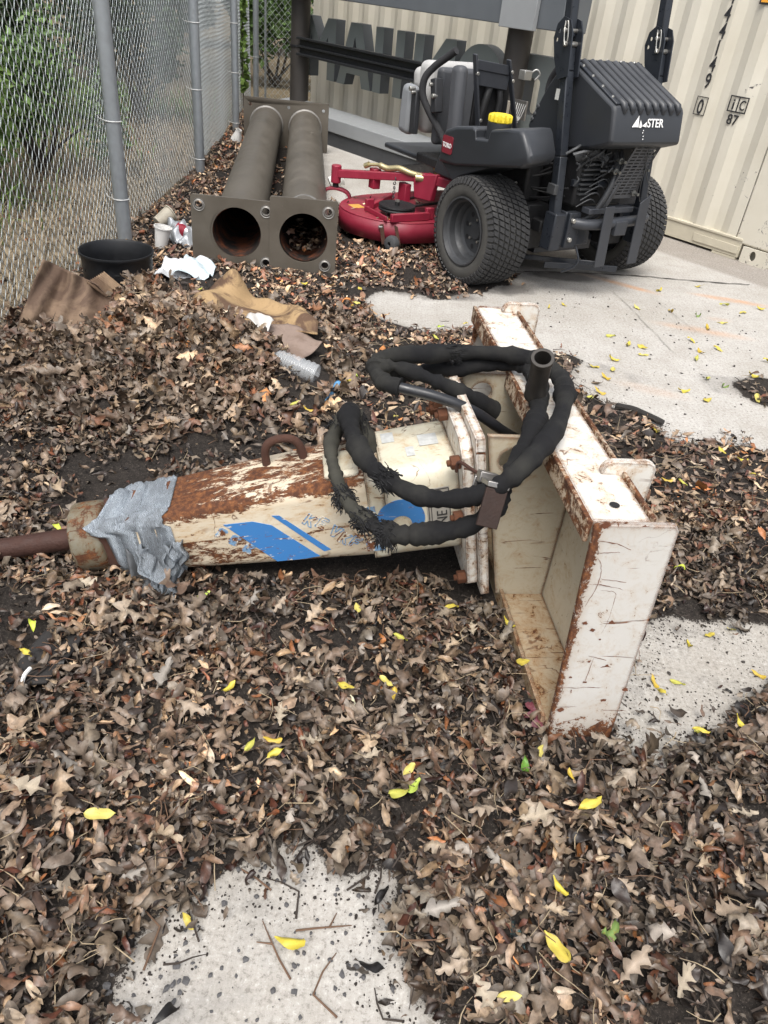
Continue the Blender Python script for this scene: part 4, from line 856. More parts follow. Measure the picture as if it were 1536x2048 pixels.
# rear badge: white peaks and lettering
rx = lambda z: -.497+(z-.762)*.187-.004
def rpos(y, z, c): return (rx(z)-c, y, z)
m = M()
for tri in ([(.372, .828), (.412, .828), (.409, .872)], [(.416, .826), (.422, .856), (.434, .836), (.430, .826)], [(.436, .832), (.464, .850), (.462, .828)]):
    m.hull([rpos(y, z, 0) for y, z in tri], [rpos(y, z, .0015) for y, z in tri])
m.build('peak_emblem', white_m, MW)
m = MB(); m.text('STER', .047, .0015, (0, 0, 0), (1, 0, 0), (0, 1, 0), 1.12, 'LEFT', .0008); v_, f_ = m.v, m.f
m = M(); m._add([rpos(.466+x*.92, .829+z, .001+c) for x, z, c in v_], f_); m.build('rear_lettering', white_m, MW)
m = M()
for z in (.806, .792, .780, .815): m.lathe([(0, -.003), (.003, 0)], (rx(z)-.001, .445+rg.normal()*.003, z), (1, 0, 0), 8)
m.build('paint_scratch', white_m, MW)
m = M(); m.plate([(.458, .805), (.600, .805), (.600, .88), (.458, .88)], [[(.4595, .8065), (.5985, .8065), (.5985, .8785), (.4595, .8785)]], .0016, (rx(.84)+.0035, 0, 0), (0, 1, 0), (.187, 0, 1)); m.build('badge_outline', frame_m, MW)
# roll bar
for y in (.215, .80):
    m = M(); P_ = [(-.300, y, .25), (-.285, y, .40), (-.245, y, .66), (-.170, y, 1.00), (-.150, y, 1.09)]
    for p_, q_ in zip(P_, P_[1:]): m.bar(p_, q_, .046, .046, (1, 0, 0))
    up = M(); up.bar((-.135, y, 1.13), (-.085, y, 1.5), .044, .044, (1, 0, 0))
    m.build('roll_bar_post', metal_m, MW, .005); up.build('roll_bar_upper', metal_m, MW, .005)
    for dy in (-.030, .030):
        m = M(); pl = [(-.215, .985), (-.150, .965), (-.105, 1.04), (-.075, 1.12), (-.085, 1.175), (-.120, 1.205), (-.165, 1.195), (-.190, 1.15)] 
        m.plate(pl, [circ(-.098, 1.115, .009, 12), circ(-.105, 1.15, .009, 12)], .007, (0, y+dy, 0), (1, 0, 0), (0, 0, 1)); m.build('hinge_plate', metal_m, MW, .001)
    m = M(); m.cyl((-.165, y-.045, 1.105), (-.165, y+.045, 1.105), .011, 10); m.cyl((-.15, y-.048, 1.155), (-.15, y+.045, 1.155), .009, 10); m.build('hinge_pin', chrome_m, MW, .002)
    m = M(); m.tube(smooth_path([(-.15, y-.046, 1.16), (-.17, y-.052, 1.19), (-.185, y-.05, 1.13), (-.18, y-.05, 1.10), (-.165, y-.05, 1.12), (-.15, y-.046, 1.17), (-.10, y, 1.21), (-.08, y+.04, 1.18)], 5), .003, 6); m.build('hitch_clip', chrome_m, MW)
    m = M(); m.span((-.335, y-.035, .245), (-.255, y+.005 if y > .5 else y+.035, .42)); m.span((-.325, y+.04, .262), (-.262, y+.055, .425)) if y < .5 else None; m.build('bar_socket', metal_m, MW, .006)
m = M(); m.span((-.345, .265, .258), (-.300, .335, .425)); m.hull([(-.345, .335, .40), (-.3, .335, .40), (-.3, .42, .33), (-.345, .42, .33)], [(-.345, .335, .27), (-.3, .335, .27), (-.3, .42, .27), (-.345, .42, .27)]); m.build('socket_bracket', metal_m, MW, .004)
m = M()
for z in (.30, .39): m.cyl((-.36, .285, z), (-.335, .285, z), .012, 6)
m.build('socket_bolt', chrome_m, MW, .002)
m = M(); m.tube([(-.33, .30, .375), (-.37, .34, .375), (-.385, .42, .375), (-.385, .70, .385), (-.35, .78, .385)], .026, 14); m.build('rear_bumper', frame_m, MW)
m = M(); m.span((-.388, .34, .425), (-.33, .64, .452)); m.span((-.415, .52, .322), (-.36, .60, .392)); m.build('hitch_plate', frame_m, MW, .004)
for y0 in (.405, .635):
    m = M(); m.hull([(-.436, y0+.012, .178), (-.436, y0+.078, .182), (-.428, y0+.078, .182), (-.428, y0+.012, .178)], [(-.436, y0-.010, .470 if y0 < .5 else .48), (-.436, y0+.052, .472 if y0 < .5 else .52), (-.428, y0+.052, .472 if y0 < .5 else .52), (-.428, y0-.010, .470 if y0 < .5 else .48)]); m.build('bumper_plate', frame_m, MW, .002)
m = M(); m.bar((-.25, .25, .15), (-.40, .62, .145), .012, .03); m.bar((-.05, .2, .14), (-.42, .46, .19), .010, .024); m.tube(smooth_path([(-.33, .36, .26), (-.36, .37, .20), (-.35, .36, .16), (-.30, .33, .12)], 5), .006, 8); m.span((-.1, .3, .16), (.3, .7, .24)); m.build('tow_bar', metal_m, MW, .003)
# fuel tank with yellow cap over the left wheel
tp_ = [(.305, .655), (.285, .682), (.20, .712), (.06, .736), (.028, .728), (.018, .690), (-.085, .700), (-.100, .748), (-.24, .772), (-.338, .780), (-.365, .765), (-.437, .690), (-.440, .660), (-.395, .632), (-.1, .585), (.18, .535), (.315, .53)]
m = M(); rings = []
for y, sh in ((-.105, .90), (-.098, .96), (-.08, 1), (.12, 1), (.135, .97)):
    rings.append([((lambda xx: xx if xx > -.06 else -.06+(xx+.06)*(.86-1.1*(y+.08)))(-.06+(x+.06)*sh), y, .66+(z-.66)*sh) for x, z in tp_])
m.rings(rings); m.build('fuel_tank', plast_m, MW, .006, ang=32)
m = M(); m.hull([(.315, -.085, .54), (.185, -.085, .462), (.12, -.085, .50), (-.10, -.085, .585)], [(.315, .12, .54), (.185, .12, .462), (.12, .12, .50), (-.10, .12, .585)]); m.build('fender', plast_m, MW, .006)
m = M(); m.lathe([(.058, -.06), (.057, .028), (.0, .028)], (-.030, -.01, .738), (.0, 0, 1), 28); m.build('filler_neck', plast_m, MW)
m = M(); rings = []
for z, r, kn in ((.768, .049, .0035), (.772, .052, .0045), (.796, .052, .0045), (.802, .048, .001), (.803, .032, 0), (.800, .028, 0)):
    rings.append([(-.030+(r+kn*(1 if (k//3) % 2 else -1))*math.cos(2*math.pi*k/60), -.01+(r+kn*(1 if (k//3) % 2 else -1))*math.sin(2*math.pi*k/60), z) for k in range(60)])
m.rings(rings); m.build('fuel_cap', yellow_m, MW, ang=30)
lx0, lz0 = .232, .622
m = M(); yb = -.1078
def badge(P_, y0, y1): return m.hull([(x, y0, z) for x, z in P_], [(x, y1, z) for x, z in P_])
badge([(lx0+px, lz0+pz) for px, pz in R(-.043, .043, -.040, .040, .010)], yb+.006, yb-.001); m.build('badge', tred_m, MW)
m = MB(); m.text('TORO', .030, .0012, (0, 0, 0), (1, 0, 0), (0, 1, 0), .88, 'CENTER', .0006); v_, f_ = m.v, m.f
m = M(); m._add([(lx0-x, yb-.0018-c, lz0-.012+z) for x, z, c in v_], f_); m.build('badge_lettering', white_m, MW)
# seat, arm rests, folded seat frame and levers
def cush(c, d, mat, name, rot=None, bev=.03):
    m = M(); m.box(c, d, rot); return m.build(name, mat, MW, bev, seg=4)
ry = lambda a: Matrix.Rotation(math.radians(a), 3, 'Y')
cush((.86, .33, .75), (.11, .42, .36), seat_m, 'seat_back', ry(4), .04)
cush((.74, .33, .72), (.06, .38, .38), seatd_m, 'seat_pan', ry(2), .025)
cush((.95, .33, .83), (.10, .40, .12), seat_m, 'seat_bolster', ry(8), .04)
cush((.880, .06, .685), (.115, .075, .25), simple('armrest_grey', (.20, .21, .22), .6, 0, .15, 14), 'armrest', ry(-4), .034)
m = M(); m.bar((.80, .045, .79), (.79, .045, .575), .032, .05); m.bar((.70, .10, .86), (.66, .10, .70), .05, .05); m.build('armrest_bracket', simple('matt_black_bracket', (.018, .019, .022), .6), MW, .006)
m = M(); m.cyl((.81, .005, .795), (.81, .04, .795), .012, 10); m.cyl((.785, .005, .78), (.785, .04, .78), .008, 10); m.cyl((.70, .06, .83), (.70, .09, .83), .01, 10); m.cyl((.665, .06, .78), (.665, .09, .78), .012, 10); m.build('armrest_bolt', chrome_m, MW, .002)
m = M(); m.tube(smooth_path([(.60, .135, 1.00), (.65, .12, .965), (.72, .09, .91), (.755, .06, .85), (.755, .06, .77), (.71, .09, .69), (.64, .13, .60), (.60, .14, .55)], 6), .019, 14); m.build('control_lever', simple('lever_foam', (.018, .018, .02), .8, 0, .3, 60, .4), MW)
m = M(); m.tube(smooth_path([(.56, .86, 1.02), (.62, .87, .95), (.68, .88, .86), (.66, .88, .7), (.6, .86, .56)], 6), .019, 14); m.build('control_lever', bpy.data.materials['lever_foam'], MW)
cush((.54, .14, .74), (.09, .07, .40), seatd_m, 'console', ry(4), .03)
m = M(); m.bar((.46, .155, 1.00), (.46, .245, .64), .034, .012, (0, 1, 0)); m.bar((.46, .375, .985), (.46, .505, .64), .034, .012, (0, 1, 0)); m.build('seat_frame_rail', frame_m, MW, .003)
m = M(); m.bar((.462, .175, .955), (.462, .39, .935), .012, .045); m.bar((.465, .19, .90), (.465, .40, .88), .008, .075); m.build('seat_frame_crossbar', frame_m, MW, .003)
m = M()
for y, z in ((.178, .915), (.24, .70), (.40, .93), (.415, .89)): m.cyl((.455, y, z), (.440, y, z), .009, 10)
m.build('seat_frame_bolt', chrome_m, MW, .002)
m = M(); m.span((.50, .22, .58), (.52, .45, .90)); m.tube(smooth_path([(.49, .25, .62), (.48, .28, .80), (.49, .31, .88)], 5), .02, 10); m.tube(smooth_path([(.49, .36, .62), (.475, .37, .78), (.49, .36, .86)], 5), .018, 10); m.build('seat_boot', dark_m, MW, .004)
m = M(); m.tube([(.452, .455, .78), (.452, .50, .66)], .005, 6); m.build('reflective_strip', white_m, MW)
m = M(); m.tube(smooth_path([(.25, .46, .63), (.25, .47, .78), (.25, .53, .79), (.25, .56, .70), (.25, .55, .62)], 5), .009, 8); m.build('brake_handle', mid_m, MW)
m = M(); m.span((.40, .45, .90), (.45, .50, .945)); m.tube(smooth_path([(.43, .50, .92), (.41, .53, .95), (.40, .55, .93), (.41, .53, .90)], 5), .006, 6); m.build('latch', chrome_m, MW, .003)
m = M(); m.hull([(.56, .05, .42), (.30, .05, .42), (.30, .95, .42), (.56, .95, .42)], [(.52, .05, .52), (.30, .05, .58), (.30, .95, .58), (.52, .95, .52)]); m.span((.55, .2, .40), (1.35, .8, .43)); m.build('footwell', plast_m, MW, .01)
# cutting deck
def arc(cx, cy, r, a0, a1, n): return [(cx+r*math.cos(math.radians(a0+(a1-a0)*k/n)), cy+r*math.sin(math.radians(a0+(a1-a0)*k/n))) for k in range(n+1)]
dk = [(.50, .06), (.515, -.09), (.575, -.21), (.67, -.285), (.80, -.33), (.95, -.31), (1.08, -.2), (1.15, -.05), (1.18, .2), (1.2, .5), (1.15, .85), (1.0, 1.2), (.75, 1.3), (.5, 1.2), (.45, .8), (.47, .4)]
dk = [tuple(p)[:2] for p in smooth_path([(x, y, 0) for x, y in dk+dk[:1]], 4)[:-1]]
m = M(); m.rings([[(x, y, z) for x, y in dk] for z in (.055, .160)], cap=False); m.build('deck_skirt', redd_m, MW, solid=.006)
m = M(); m.hull([(x, y, .1602) for x, y in dk], [(x, y, .168) for x, y in dk]); m.build('deck_top', red_m, MW, .003)
for cx, cy in ((.67, -.09), (.75, .48)):
    m = M(); m.lathe([(.0, .245), (.014, .245), (.014, .225), (.03, .222), (.06, .222), (.092, .226), (.104, .230), (.106, .222), (.098, .216), (.106, .208), (.104, .20), (.05, .20), (.05, .16)], (cx, cy, 0), (0, 0, 1), 36); m.build('deck_pulley', dark_m, MW)
    m = M(); m.cyl((cx, cy, .235), (cx, cy, .255), .014, 6); m.build('spindle_nut', chrome_m, MW)
m = M(); m.span((.535, -.20, .169), (.56, .05, .212)); m.span((.79, -.22, .169), (.815, -.17, .232)); m.span((.55, .04, .169), (.58, .09, .232)); m.span((.56, -.225, .169), (.81, -.215, .196)); m.span((.77, .02, .169), (.85, .06, .31)); m.bar((.79, -.22, .18), (1.04, .10, .185), .03, .03); m.build('deck_bracket', red_m, MW, .004)
m = M(); m.bar((.67, .02, .215), (.75, .38, .215), .018, .010); m.bar((.67, -.18, .215), (.95, .3, .215), .014, .010); m.build('drive_belt', dark_m, MW)
m = M(); m.span((.86, -.26, .1683), (.94, -.19, .1695)); m.build('deck_label', simple('label_amber', (.55, .30, .06), .5), MW)
m = M(); m.span((.585, -.175, .1683), (.61, -.11, .1695)); m.build('deck_label', bpy.data.materials['label_amber'], MW)
m = M(); m.cyl((.61, -.19, .168), (.61, -.19, .182), .009, 8); m.build('deck_bolt', chrome_m, MW)
m = M(); m.bar((1.12, -.235, .30), (.70, .11, .362), .040, .045); m.bar((.70, .11, .362), (.35, .24, .36), .05, .05); m.cyl((1.135, -.245, .245), (1.135, -.245, .345), .030, 20); m.span((.93, -.105, .25), (.99, -.055, .36)); m.hull([(.72, .05, .25), (.62, .10, .25), (.62, .13, .25), (.72, .08, .25)], [(.74, .04, .37), (.60, .11, .40), (.60, .14, .40), (.74, .07, .37)]); m.build('front_arm', red_m, MW, .005)
m = M(); F_ = [(1.16, -.30, .03), (1.175, -.315, .13), (1.17, -.30, .195), (1.135, -.245, .215), (1.09, -.185, .195), (1.08, -.165, .13), (1.09, -.16, .03)]
m.ribbon(smooth_path(F_, 5), (.045, .034, 0), .013)
m.build('caster_fork', redd_m, MW, .002)
m = M(); m.cyl((1.135, -.245, .21), (1.135, -.245, .25), .018, 14); m.build('caster_pin', dark_m, MW)
m = M(); m.tube(smooth_path([(.985, -.12, .375), (.93, -.08, .385), (.88, -.045, .375), (.82, -.005, .388), (.76, .035, .375), (.70, .08, .37)], 5), [.010]*6+[.017]*14+[.016]*6, 12); m.cyl((1.0, -.13, .365), (.975, -.115, .38), .016, 10); m.cyl((.72, .05, .36), (.69, .085, .36), .022, 12); m.build('height_link', gold_m, MW)
m = M()
for k in range(5): m.lathe([(.008+.003*math.cos(q*1.0472), .003*math.sin(q*1.0472)) for q in range(6)], (.83, -.02, .33-.025*k), (1, 0, 0) if k % 2 else (0, 1, 0), 12, closed=True)
m.build('lift_chain', mid_m, MW)
m = M(); m.hull([(1.30, .30, .30), (.86, .28, .41), (.86, .30, .30), (1.30, .34, .25)], [(1.30, .70, .32), (.86, .70, .43), (.86, .70, .32), (1.30, .70, .26)]); m.build('floor_pan', metal_m, MW, .003)
m = M(); m.hull([(.90, .277, .395), (.80, .277, .41), (.80, .277, .33), (.86, .277, .33)], [(.90, .283, .395), (.80, .283, .41), (.80, .283, .33), (.86, .283, .33)]); m.build('warning_label', simple('label_ochre', (.40, .26, .05), .5), MW)
gw = bpy.data.objects.new('gauge_wheel', None); COL.objects.link(gw); gw.parent = MW
m = M(); m.lathe([(.012, -.026), (.030, -.026), (.040, -.020), (.045, 0), (.040, .020), (.030, .026), (.012, .026)], (.532, -.188, .056), (.35, 1, 0), 28, closed=True); m.build('gauge_tyre', simple('grey_rubber', (.05, .052, .055), .75), gw)
m = M(); m.bar((.585, -.235, .150), (.565, -.222, .045), .022, .004, (1, .4, 0)); m.bar((.545, -.165, .150), (.515, -.150, .05), .018, .004, (1, .4, 0)); m.build('gauge_bracket', rust_m, gw)
m = M(); m.cyl((.59, -.25, .135), (.585, -.23, .135), .008, 8); m.build('bracket_bolt', chrome_m, gw)

# small fittings: cables, straps, stickers and dust-caught clippings
rg = np.random.default_rng(21); m = MB(mf)
for k in range(9):
    p = Vector((rg.uniform(-.05, .25), .16, rg.uniform(.46, .62))); q = Vector((rg.uniform(-.28, -.1), .25+.1*rg.random(), rg.uniform(.40, .66)))
    m.tube(smooth_path([p, (p+q)/2+Vector((0, -.03, -.05*rg.random())), q], 6), .0035+.003*rg.random(), 6)
m.build('cable', dark_m, MW)
m = MB(mf)
for k in range(5):
    p = Vector((-.33, .30+.02*k, .45+.03*k)); m.tube(smooth_path([p, p+Vector((-.03, .05, .04)), p+Vector((-.02, .10, .02)), p+Vector((0, .13, -.02))], 5), .003, 6)
m.build('fuel_line', mid_m, MW)
m = MB(mf); m.span((-.300, .168, .50), (-.245, .190, .545)); m.build('relay', mid_m, MW, .003)
st = simple('sticker_white', (.40, .40, .38), .5, 0, .3, 90)
m = MB(mf); m.span((-.175, .1905, .885), (-.150, .1918, .93)); m.build('sticker', st, MW)
m = MB(mf); m.span((.30, .13, .415), (.40, .1385, .455)); m.build('sticker', bpy.data.materials['label_ochre'], MW)
# ------------------------------------------------------------------ litter and rubbish left by the fence
def zat(x, y): return float(at_grid(HGT, [x], [y])[0])
# black tub
TB = thing('black_tub', 'matt black ribbed metal tub standing behind the leaf pile by the fence', 'tub', Matrix.Translation((-1.255, 3.165, -.028)))
tub_m = simple('tub_black', (.0075, .008, .0095), .50, 0, .3, 16)
m = MB(); r = .146
m.lathe([(r*.93, .0), (r*.95, .01), (r*.955, .075), (r*.945, .082), (r*.945, .090), (r*.97, .096), (r*.985, .19), (r*1.0, .232), (r*1.045, .240), (r*1.055, .246), (r*1.05, .252), (r*1.02, .252), (r*.985, .244), (r*.96, .19), (r*.93, .015), (0, .012)], (0, 0, 0), (0, 0, 1), 56); m.build('shell', tub_m, TB, ang=40)
m = MB()
for a in (-1.2, -1.27, -1.05, -2.35): m.lathe([(.007, 0), (.0, .0015)], (math.cos(a)*r*.986, math.sin(a)*r*.986, .185), (math.cos(a), math.sin(a), 0), 10)
m.build('rivet', simple('tub_dent', (.003, .003, .003), .7), TB)
# cardboard / brown sheets
def card_mat(name, c, c2, corr):
    t = NT(name); co = t.coord('UV'); ob = t.coord('Object'); n1 = t.noise(ob, 7, 7, .65, .6); n2 = t.noise(ob, 90, 5, .7)
    col = t.mix(t.ramp(n1, (.42, 0.), (.56, 1.)), c, c2); col = t.mix(t.math('MULTIPLY', n2, .35), col, tuple(x*.5 for x in c))
    if corr:
        wv = t.n('ShaderNodeTexWave', Scale=corr, Distortion=.6); t.l(ob, wv.inputs['Vector']); t.bump(wv.outputs['Fac'], .5, .004)
    else: t.bump(n1, .5, .012)
    return t.set(col, .85, 0, .2)
def sheet(name, label, cat, fn, mat, nu=26, nv=22, th=.004):
    m = MB(); m.grid(fn, nu, nv); o = m.build(name, mat, None, ang=60, solid=th); return tag(o, label, cat)
def quad(u, v, a, b, c, d): return Vector(a)*(1-u)*(1-v)+Vector(b)*u*(1-v)+Vector(c)*u*v+Vector(d)*(1-u)*v
def fA(u, v):
    p = quad(u, v, (-1.47, 2.60, .02), (-1.10, 2.78, .10), (-1.20, 2.80, .20), (-1.38, 2.77, .285))
    w_ = .022*math.sin(u*11+v*2)*(.3+v)+.014*math.sin(u*23-v*5)+.02*math.sin(v*4+u*3); return p+Vector((.3, -.8, .3))*w_
sheet('cardboard', 'crumpled brown cardboard leaning on the fence left of the black tub', 'cardboard', fA, card_mat('wet_cardboard', (.125, .083, .060), (.25, .175, .12), 0), 34, 26)
def fA2(u, v):
    p = quad(u, v, (-1.24, 2.80, .20), (-1.10, 2.80, .11), (-1.06, 2.86, .12), (-1.20, 2.88, .22)); return p+Vector((0, 0, .007*math.sin(v*60)))
sheet('cardboard', 'strip of corrugated cardboard with ridges beside the black tub', 'cardboard', fA2, card_mat('ridged_cardboard', (.16, .105, .07), (.28, .195, .125), 0), 16, 40, .003)
def fB(u, v):
    p = quad(u, v, (-.91, 3.0, .085), (-.34, 2.80, .085), (-.37, 3.06, .06), (-.84, 3.36, .06))
    b = math.exp(-((u-.18)/.11)**2-((v-.80)/.25)**2)*.10+.024*math.sin(u*7+v*2.5)+.012*math.sin(v*9-u*4)+.010*math.sin(u*17); return p+Vector((0, 0, b))
sheet('cardboard', 'brown and tan cardboard sheet lying crumpled on the leaves behind the pile', 'cardboard', fB, card_mat('tan_cardboard', (.115, .070, .046), (.40, .275, .145), 0), 36, 26, .005)
def fC(u, v):
    p = quad(u, v, (-.60, 2.84, .075), (-.38, 2.60, .06), (-.315, 2.76, .085), (-.48, 2.93, .085)); return p+Vector((0, 0, .008*math.sin(u*8+v*5)))
sheet('cardboard', 'small grey-brown cardboard flap above the clear bottle', 'cardboard', fC, card_mat('grey_cardboard', (.20, .145, .115), (.27, .205, .17), 0), 18, 14, .004)
def fD(u, v):
    p = quad(u, v, (-.63, 2.82, .125), (-.53, 2.72, .11), (-.52, 2.84, .115), (-.60, 2.90, .13)); return p+Vector((0, 0, .010*math.sin(u*4+v*5)+.003*math.sin(u*9)))
sheet('paper_scrap', 'torn white paper scrap on the brown cardboard sheet', 'paper', fD, simple('white_paper', (.50, .48, .45), .8, 0, .3, 30), 14, 12, .002)
def fE(u, v):
    p = quad(u, v, (-1.20, 3.38, .03), (-1.05, 3.50, .03), (-1.0, 3.68, .05), (-1.18, 3.58, .09)); return p+Vector((0, 0, .03*math.sin(u*5.5+v*3)*math.sin(v*6+1)+.006*math.sin(u*11-v*8)+.003*math.sin(u*23+v*15)))
sheet('plastic_bag', 'crumpled white plastic bag between the black tub and the pipe plates', 'plastic bag', fE, simple('white_plastic', (.62, .63, .64), .35, 0, .12, 12), 34, 34, .001)
def fE2(u, v):
    p = quad(u, v, (-1.12, 3.46, .04), (-.96, 3.52, .03), (-.95, 3.64, .05), (-1.10, 3.66, .09)); return p+Vector((0, 0, .026*math.sin(u*6+v*4)*math.sin(v*5+2)+.004*math.sin(u*15-v*11)))
sheet('plastic_bag', 'pale blue plastic bag lying right of the white one', 'plastic bag', fE2, simple('pale_plastic', (.52, .60, .63), .35, 0, .12, 12), 30, 30, .001)
# foam cups
foam_m = simple('white_foam', (.66, .65, .62), .6, 0, .08, 20)
def cup(name, label, p, d, L, r0, r1, mat):
    m = MB(); d = Vector(d).normalized(); m.lathe([(0, 0), (r0, 0), (r1, L), (r1+.005, L), (r1+.005, L-.006), (r1-.002, L-.008), (r0-.004, .006), (0, .006)], p, d, 30); return tag(m.build(name, mat, None, ang=40), label, 'cup')
cup('foam_cup', 'white foam cup standing at the fence beside the pipe plates', (-1.315, 3.92, .02), (.18, .05, 1), .105, .030, .042, foam_m)
cup('paper_cup', 'tan paper cup lying behind the white foam cup', (-1.42, 4.20, .06), (.5, .6, .35), .10, .032, .045, simple('tan_cup', (.42, .38, .30), .6, 0, .4, 18))
cup('white_cup', 'small white cup behind the right pipe on the slab', (-.66, 5.75, .045), (.6, .2, .25), .10, .035, .05, foam_m)
cup('paper_cup', 'tiny crushed white cup at the foot of the third fence post', (-1.63, 7.05, .03), (.3, -.2, .9), .09, .05, .02, foam_m)
m = MB(); m.lathe([(0, 0), (.032, .002), (.036, .012), (.036, .105), (.028, .122), (0, .120)], (-1.29, 4.08, .085), (.75, -.25, -.15), 26); o = m.build('drink_can', simple('can_silver', (.45, .46, .47), .3, .6, .4, 40), None)
tag(o, 'crushed silver and red drink can left of the pipe plates', 'can'); m = MB(); m.lathe([(.0365, .03), (.0365, .085)], (-1.29, 4.08, .085), (.75, -.25, -.15), 26); m.build('can_band', simple('can_red', (.24, .015, .03), .4, .2, .4, 40), o)
def fF(u, v):
    p = quad(u, v, (-1.33, 4.02, .03), (-1.15, 3.94, .02), (-1.15, 4.02, .12), (-1.32, 4.10, .12)); return p+Vector((0, .018*math.sin(u*9+v*4), .015*math.sin(u*14-v*6)))
sheet('snack_bag', 'crumpled printed grey snack bag against the left pipe plate', 'bag', fF, simple('foil_bag', (.38, .40, .42), .35, .3, .6, 30), 20, 16, .001)
# clear ribbed bottle
t = NT('clear_plastic'); t.b.inputs['Alpha'].default_value = .30; clear_m = t.set((.80, .83, .85), .12, 0, 1.0)
BO = MB(); prof = []
for k in range(60):
    x = k/59; L = .195; rr_ = .040+.0022*math.sin(k*1.05) if .05 < x < .80 else .040
    if x <= .05: rr_ = .036+.004*math.sin(x/.05*1.57)
    if x >= .80: rr_ = float(np.interp(x, [.80, .93, 1], [.040, .016, .0145]))
    prof.append((rr_, x*L))
prof = [(0, 0)]+prof; BO.lathe(prof, (-.300, 2.51, .062), (-.96, .22, .16), 36)
o = BO.build('plastic_bottle', clear_m, None, ang=50); tag(o, 'clear ribbed plastic bottle lying at the right edge of the leaf pile', 'bottle')
def fG(u, v):
    p = quad(u, v, (-.252, 2.37, .02), (-.245, 2.40, .03), (-.195, 2.475, .06), (-.235, 2.48, .05)); return p+Vector((0, 0, .012*math.sin(u*4)))
sheet('plastic_scrap', 'small folded blue plastic scrap near the hose loop', 'scrap', fG, simple('blue_scrap', (.10, .27, .48), .5, 0, .15, 30), 8, 10, .001)
# old dark rubber flap half buried at the left, and a wet dark sheet at the lower right
def fH(u, v):
    p = quad(u, v, (-.735, .95, .01), (-.63, .985, .05), (-.615, 1.15, .055), (-.70, 1.14, .02)); return p+Vector((0, 0, .018*math.sin(u*3+v*2)))
sheet('rubber_flap', 'dark rubber flap half buried in leaves at the left edge', 'rubber flap', fH, simple('old_rubber', (.022, .020, .019), .85, 0, .35, 20, .3), 16, 16, .006)
def fI(u, v):
    p = quad(u, v, (.275, .60, .022), (.42, .545, .020), (.44, .66, .024), (.29, .70, .022)); return p+Vector((0, 0, .008*math.sin(u*9+v*6)+.004*math.sin(u*23)))
t = NT('wet_plastic'); co = t.coord('Object'); n1 = t.noise(co, 22, 6, .7); wet_m = t.set(t.mix(t.ramp(n1, (.60, 0.), (.68, .8)), (.016, .017, .018), (.16, .33, .34)), .35, 0, .5)
sheet('plastic_sheet', 'wet black plastic sheet with pale turquoise smears under leaves at lower right', 'plastic sheet', fI, wet_m, 24, 20, .002)
m = MB(); m.tube(smooth_path([(-.668, 1.005, .068), (-.671, .985, .068), (-.668, .962, .060)], 4), .0042, 8); tag(m.build('cigarette_butt', foam_m, None), 'pale paper stub on the dark rubber flap', 'stub')
m = MB(); m.tube([(-.545, 1.325, .03), (-.54, 1.29, .03)], .007, 10); tag(m.build('metal_tube', simple('shiny_tube', (.5, .5, .5), .3, .7), None), 'short shiny metal tube on the litter under the taped nose', 'tube')
m = MB(); m.tube(smooth_path([(.83, 2.63, .02), (.90, 2.60, .025), (.99, 2.53, .02)], 4), [.012, .014, .013, .014, .014, .013, .013, .013, .012], 9); tag(m.build('stick', simple('black_bark', (.02, .018, .016), .9, 0, .4, 40, .4), None), 'short black stick at the concrete edge behind the bracket', 'stick')

# ------------------------------------------------------------------ growth beyond the fences
def leaf_mat(name, c, c2):
    t = NT(name); f = t.attr('tone'); n1 = t.noise(t.coord('Object'), 3, 4); ge = t.n('ShaderNodeNewGeometry')
    col = t.mix(t.math('ADD', t.math('MULTIPLY', f, .7), t.math('MULTIPLY', n1, .3)), c, c2)
    t.b.inputs['Subsurface Weight'].default_value = 0
    return t.set(col, .55, 0, .35)
def leaf_cloud(name, mat, centers, n, size, parent=None, seed=0, flat=.6, aspect=.5):
    rg = np.random.default_rng(seed); C = np.array(centers); pick = rg.integers(0, len(C), n)
    d = rg.normal(size=(n, 3)); d /= np.linalg.norm(d, axis=1)[:, None]; P = C[pick, :3]+d*C[pick, 3:6]*(rg.random(n)[:, None]**.45)
    P[:, 2] = np.maximum(P[:, 2], .01)
    a = rg.normal(size=(n, 3))*np.array([1, 1, flat]); a /= np.linalg.norm(a, axis=1)[:, None]; b = np.cross(a, rg.normal(size=(n, 3))); b /= np.linalg.norm(b, axis=1)[:, None]
    L = size*(.5+rg.random(n))[:, None]; W = L*aspect
    nn = np.cross(a, b)
    q = np.stack([P-a*L/2, P-b*W/2+nn*W*.2, P+a*L/2, P+b*W/2+nn*W*.2], 1).reshape(-1, 3)
    me = bpy.data.meshes.new(name); fs = np.arange(n*4).reshape(-1, 4); me.from_pydata(q.tolist(), [], fs.tolist()); at = me.attributes.new('tone', 'FLOAT', 'POINT'); at.data.foreach_set('value', np.repeat(rg.random(n), 4).astype(np.float32))
    me.materials.append(mat); o = bpy.data.objects.new(name, me); COL.objects.link(o)
    if parent: o.parent = parent
    return o
bark_m = simple('bark', (.06, .048, .038), .9, 0, .4, 14, .5)
g_dark = leaf_mat('dark_leaves', (.012, .022, .010), (.055, .09, .035)); g_mid = leaf_mat('mid_leaves', (.03, .06, .018), (.15, .24, .07)); g_light = leaf_mat('light_leaves', (.05, .10, .02), (.22, .33, .08)); g_dry = leaf_mat('dry_stems', (.10, .075, .045), (.36, .29, .19))
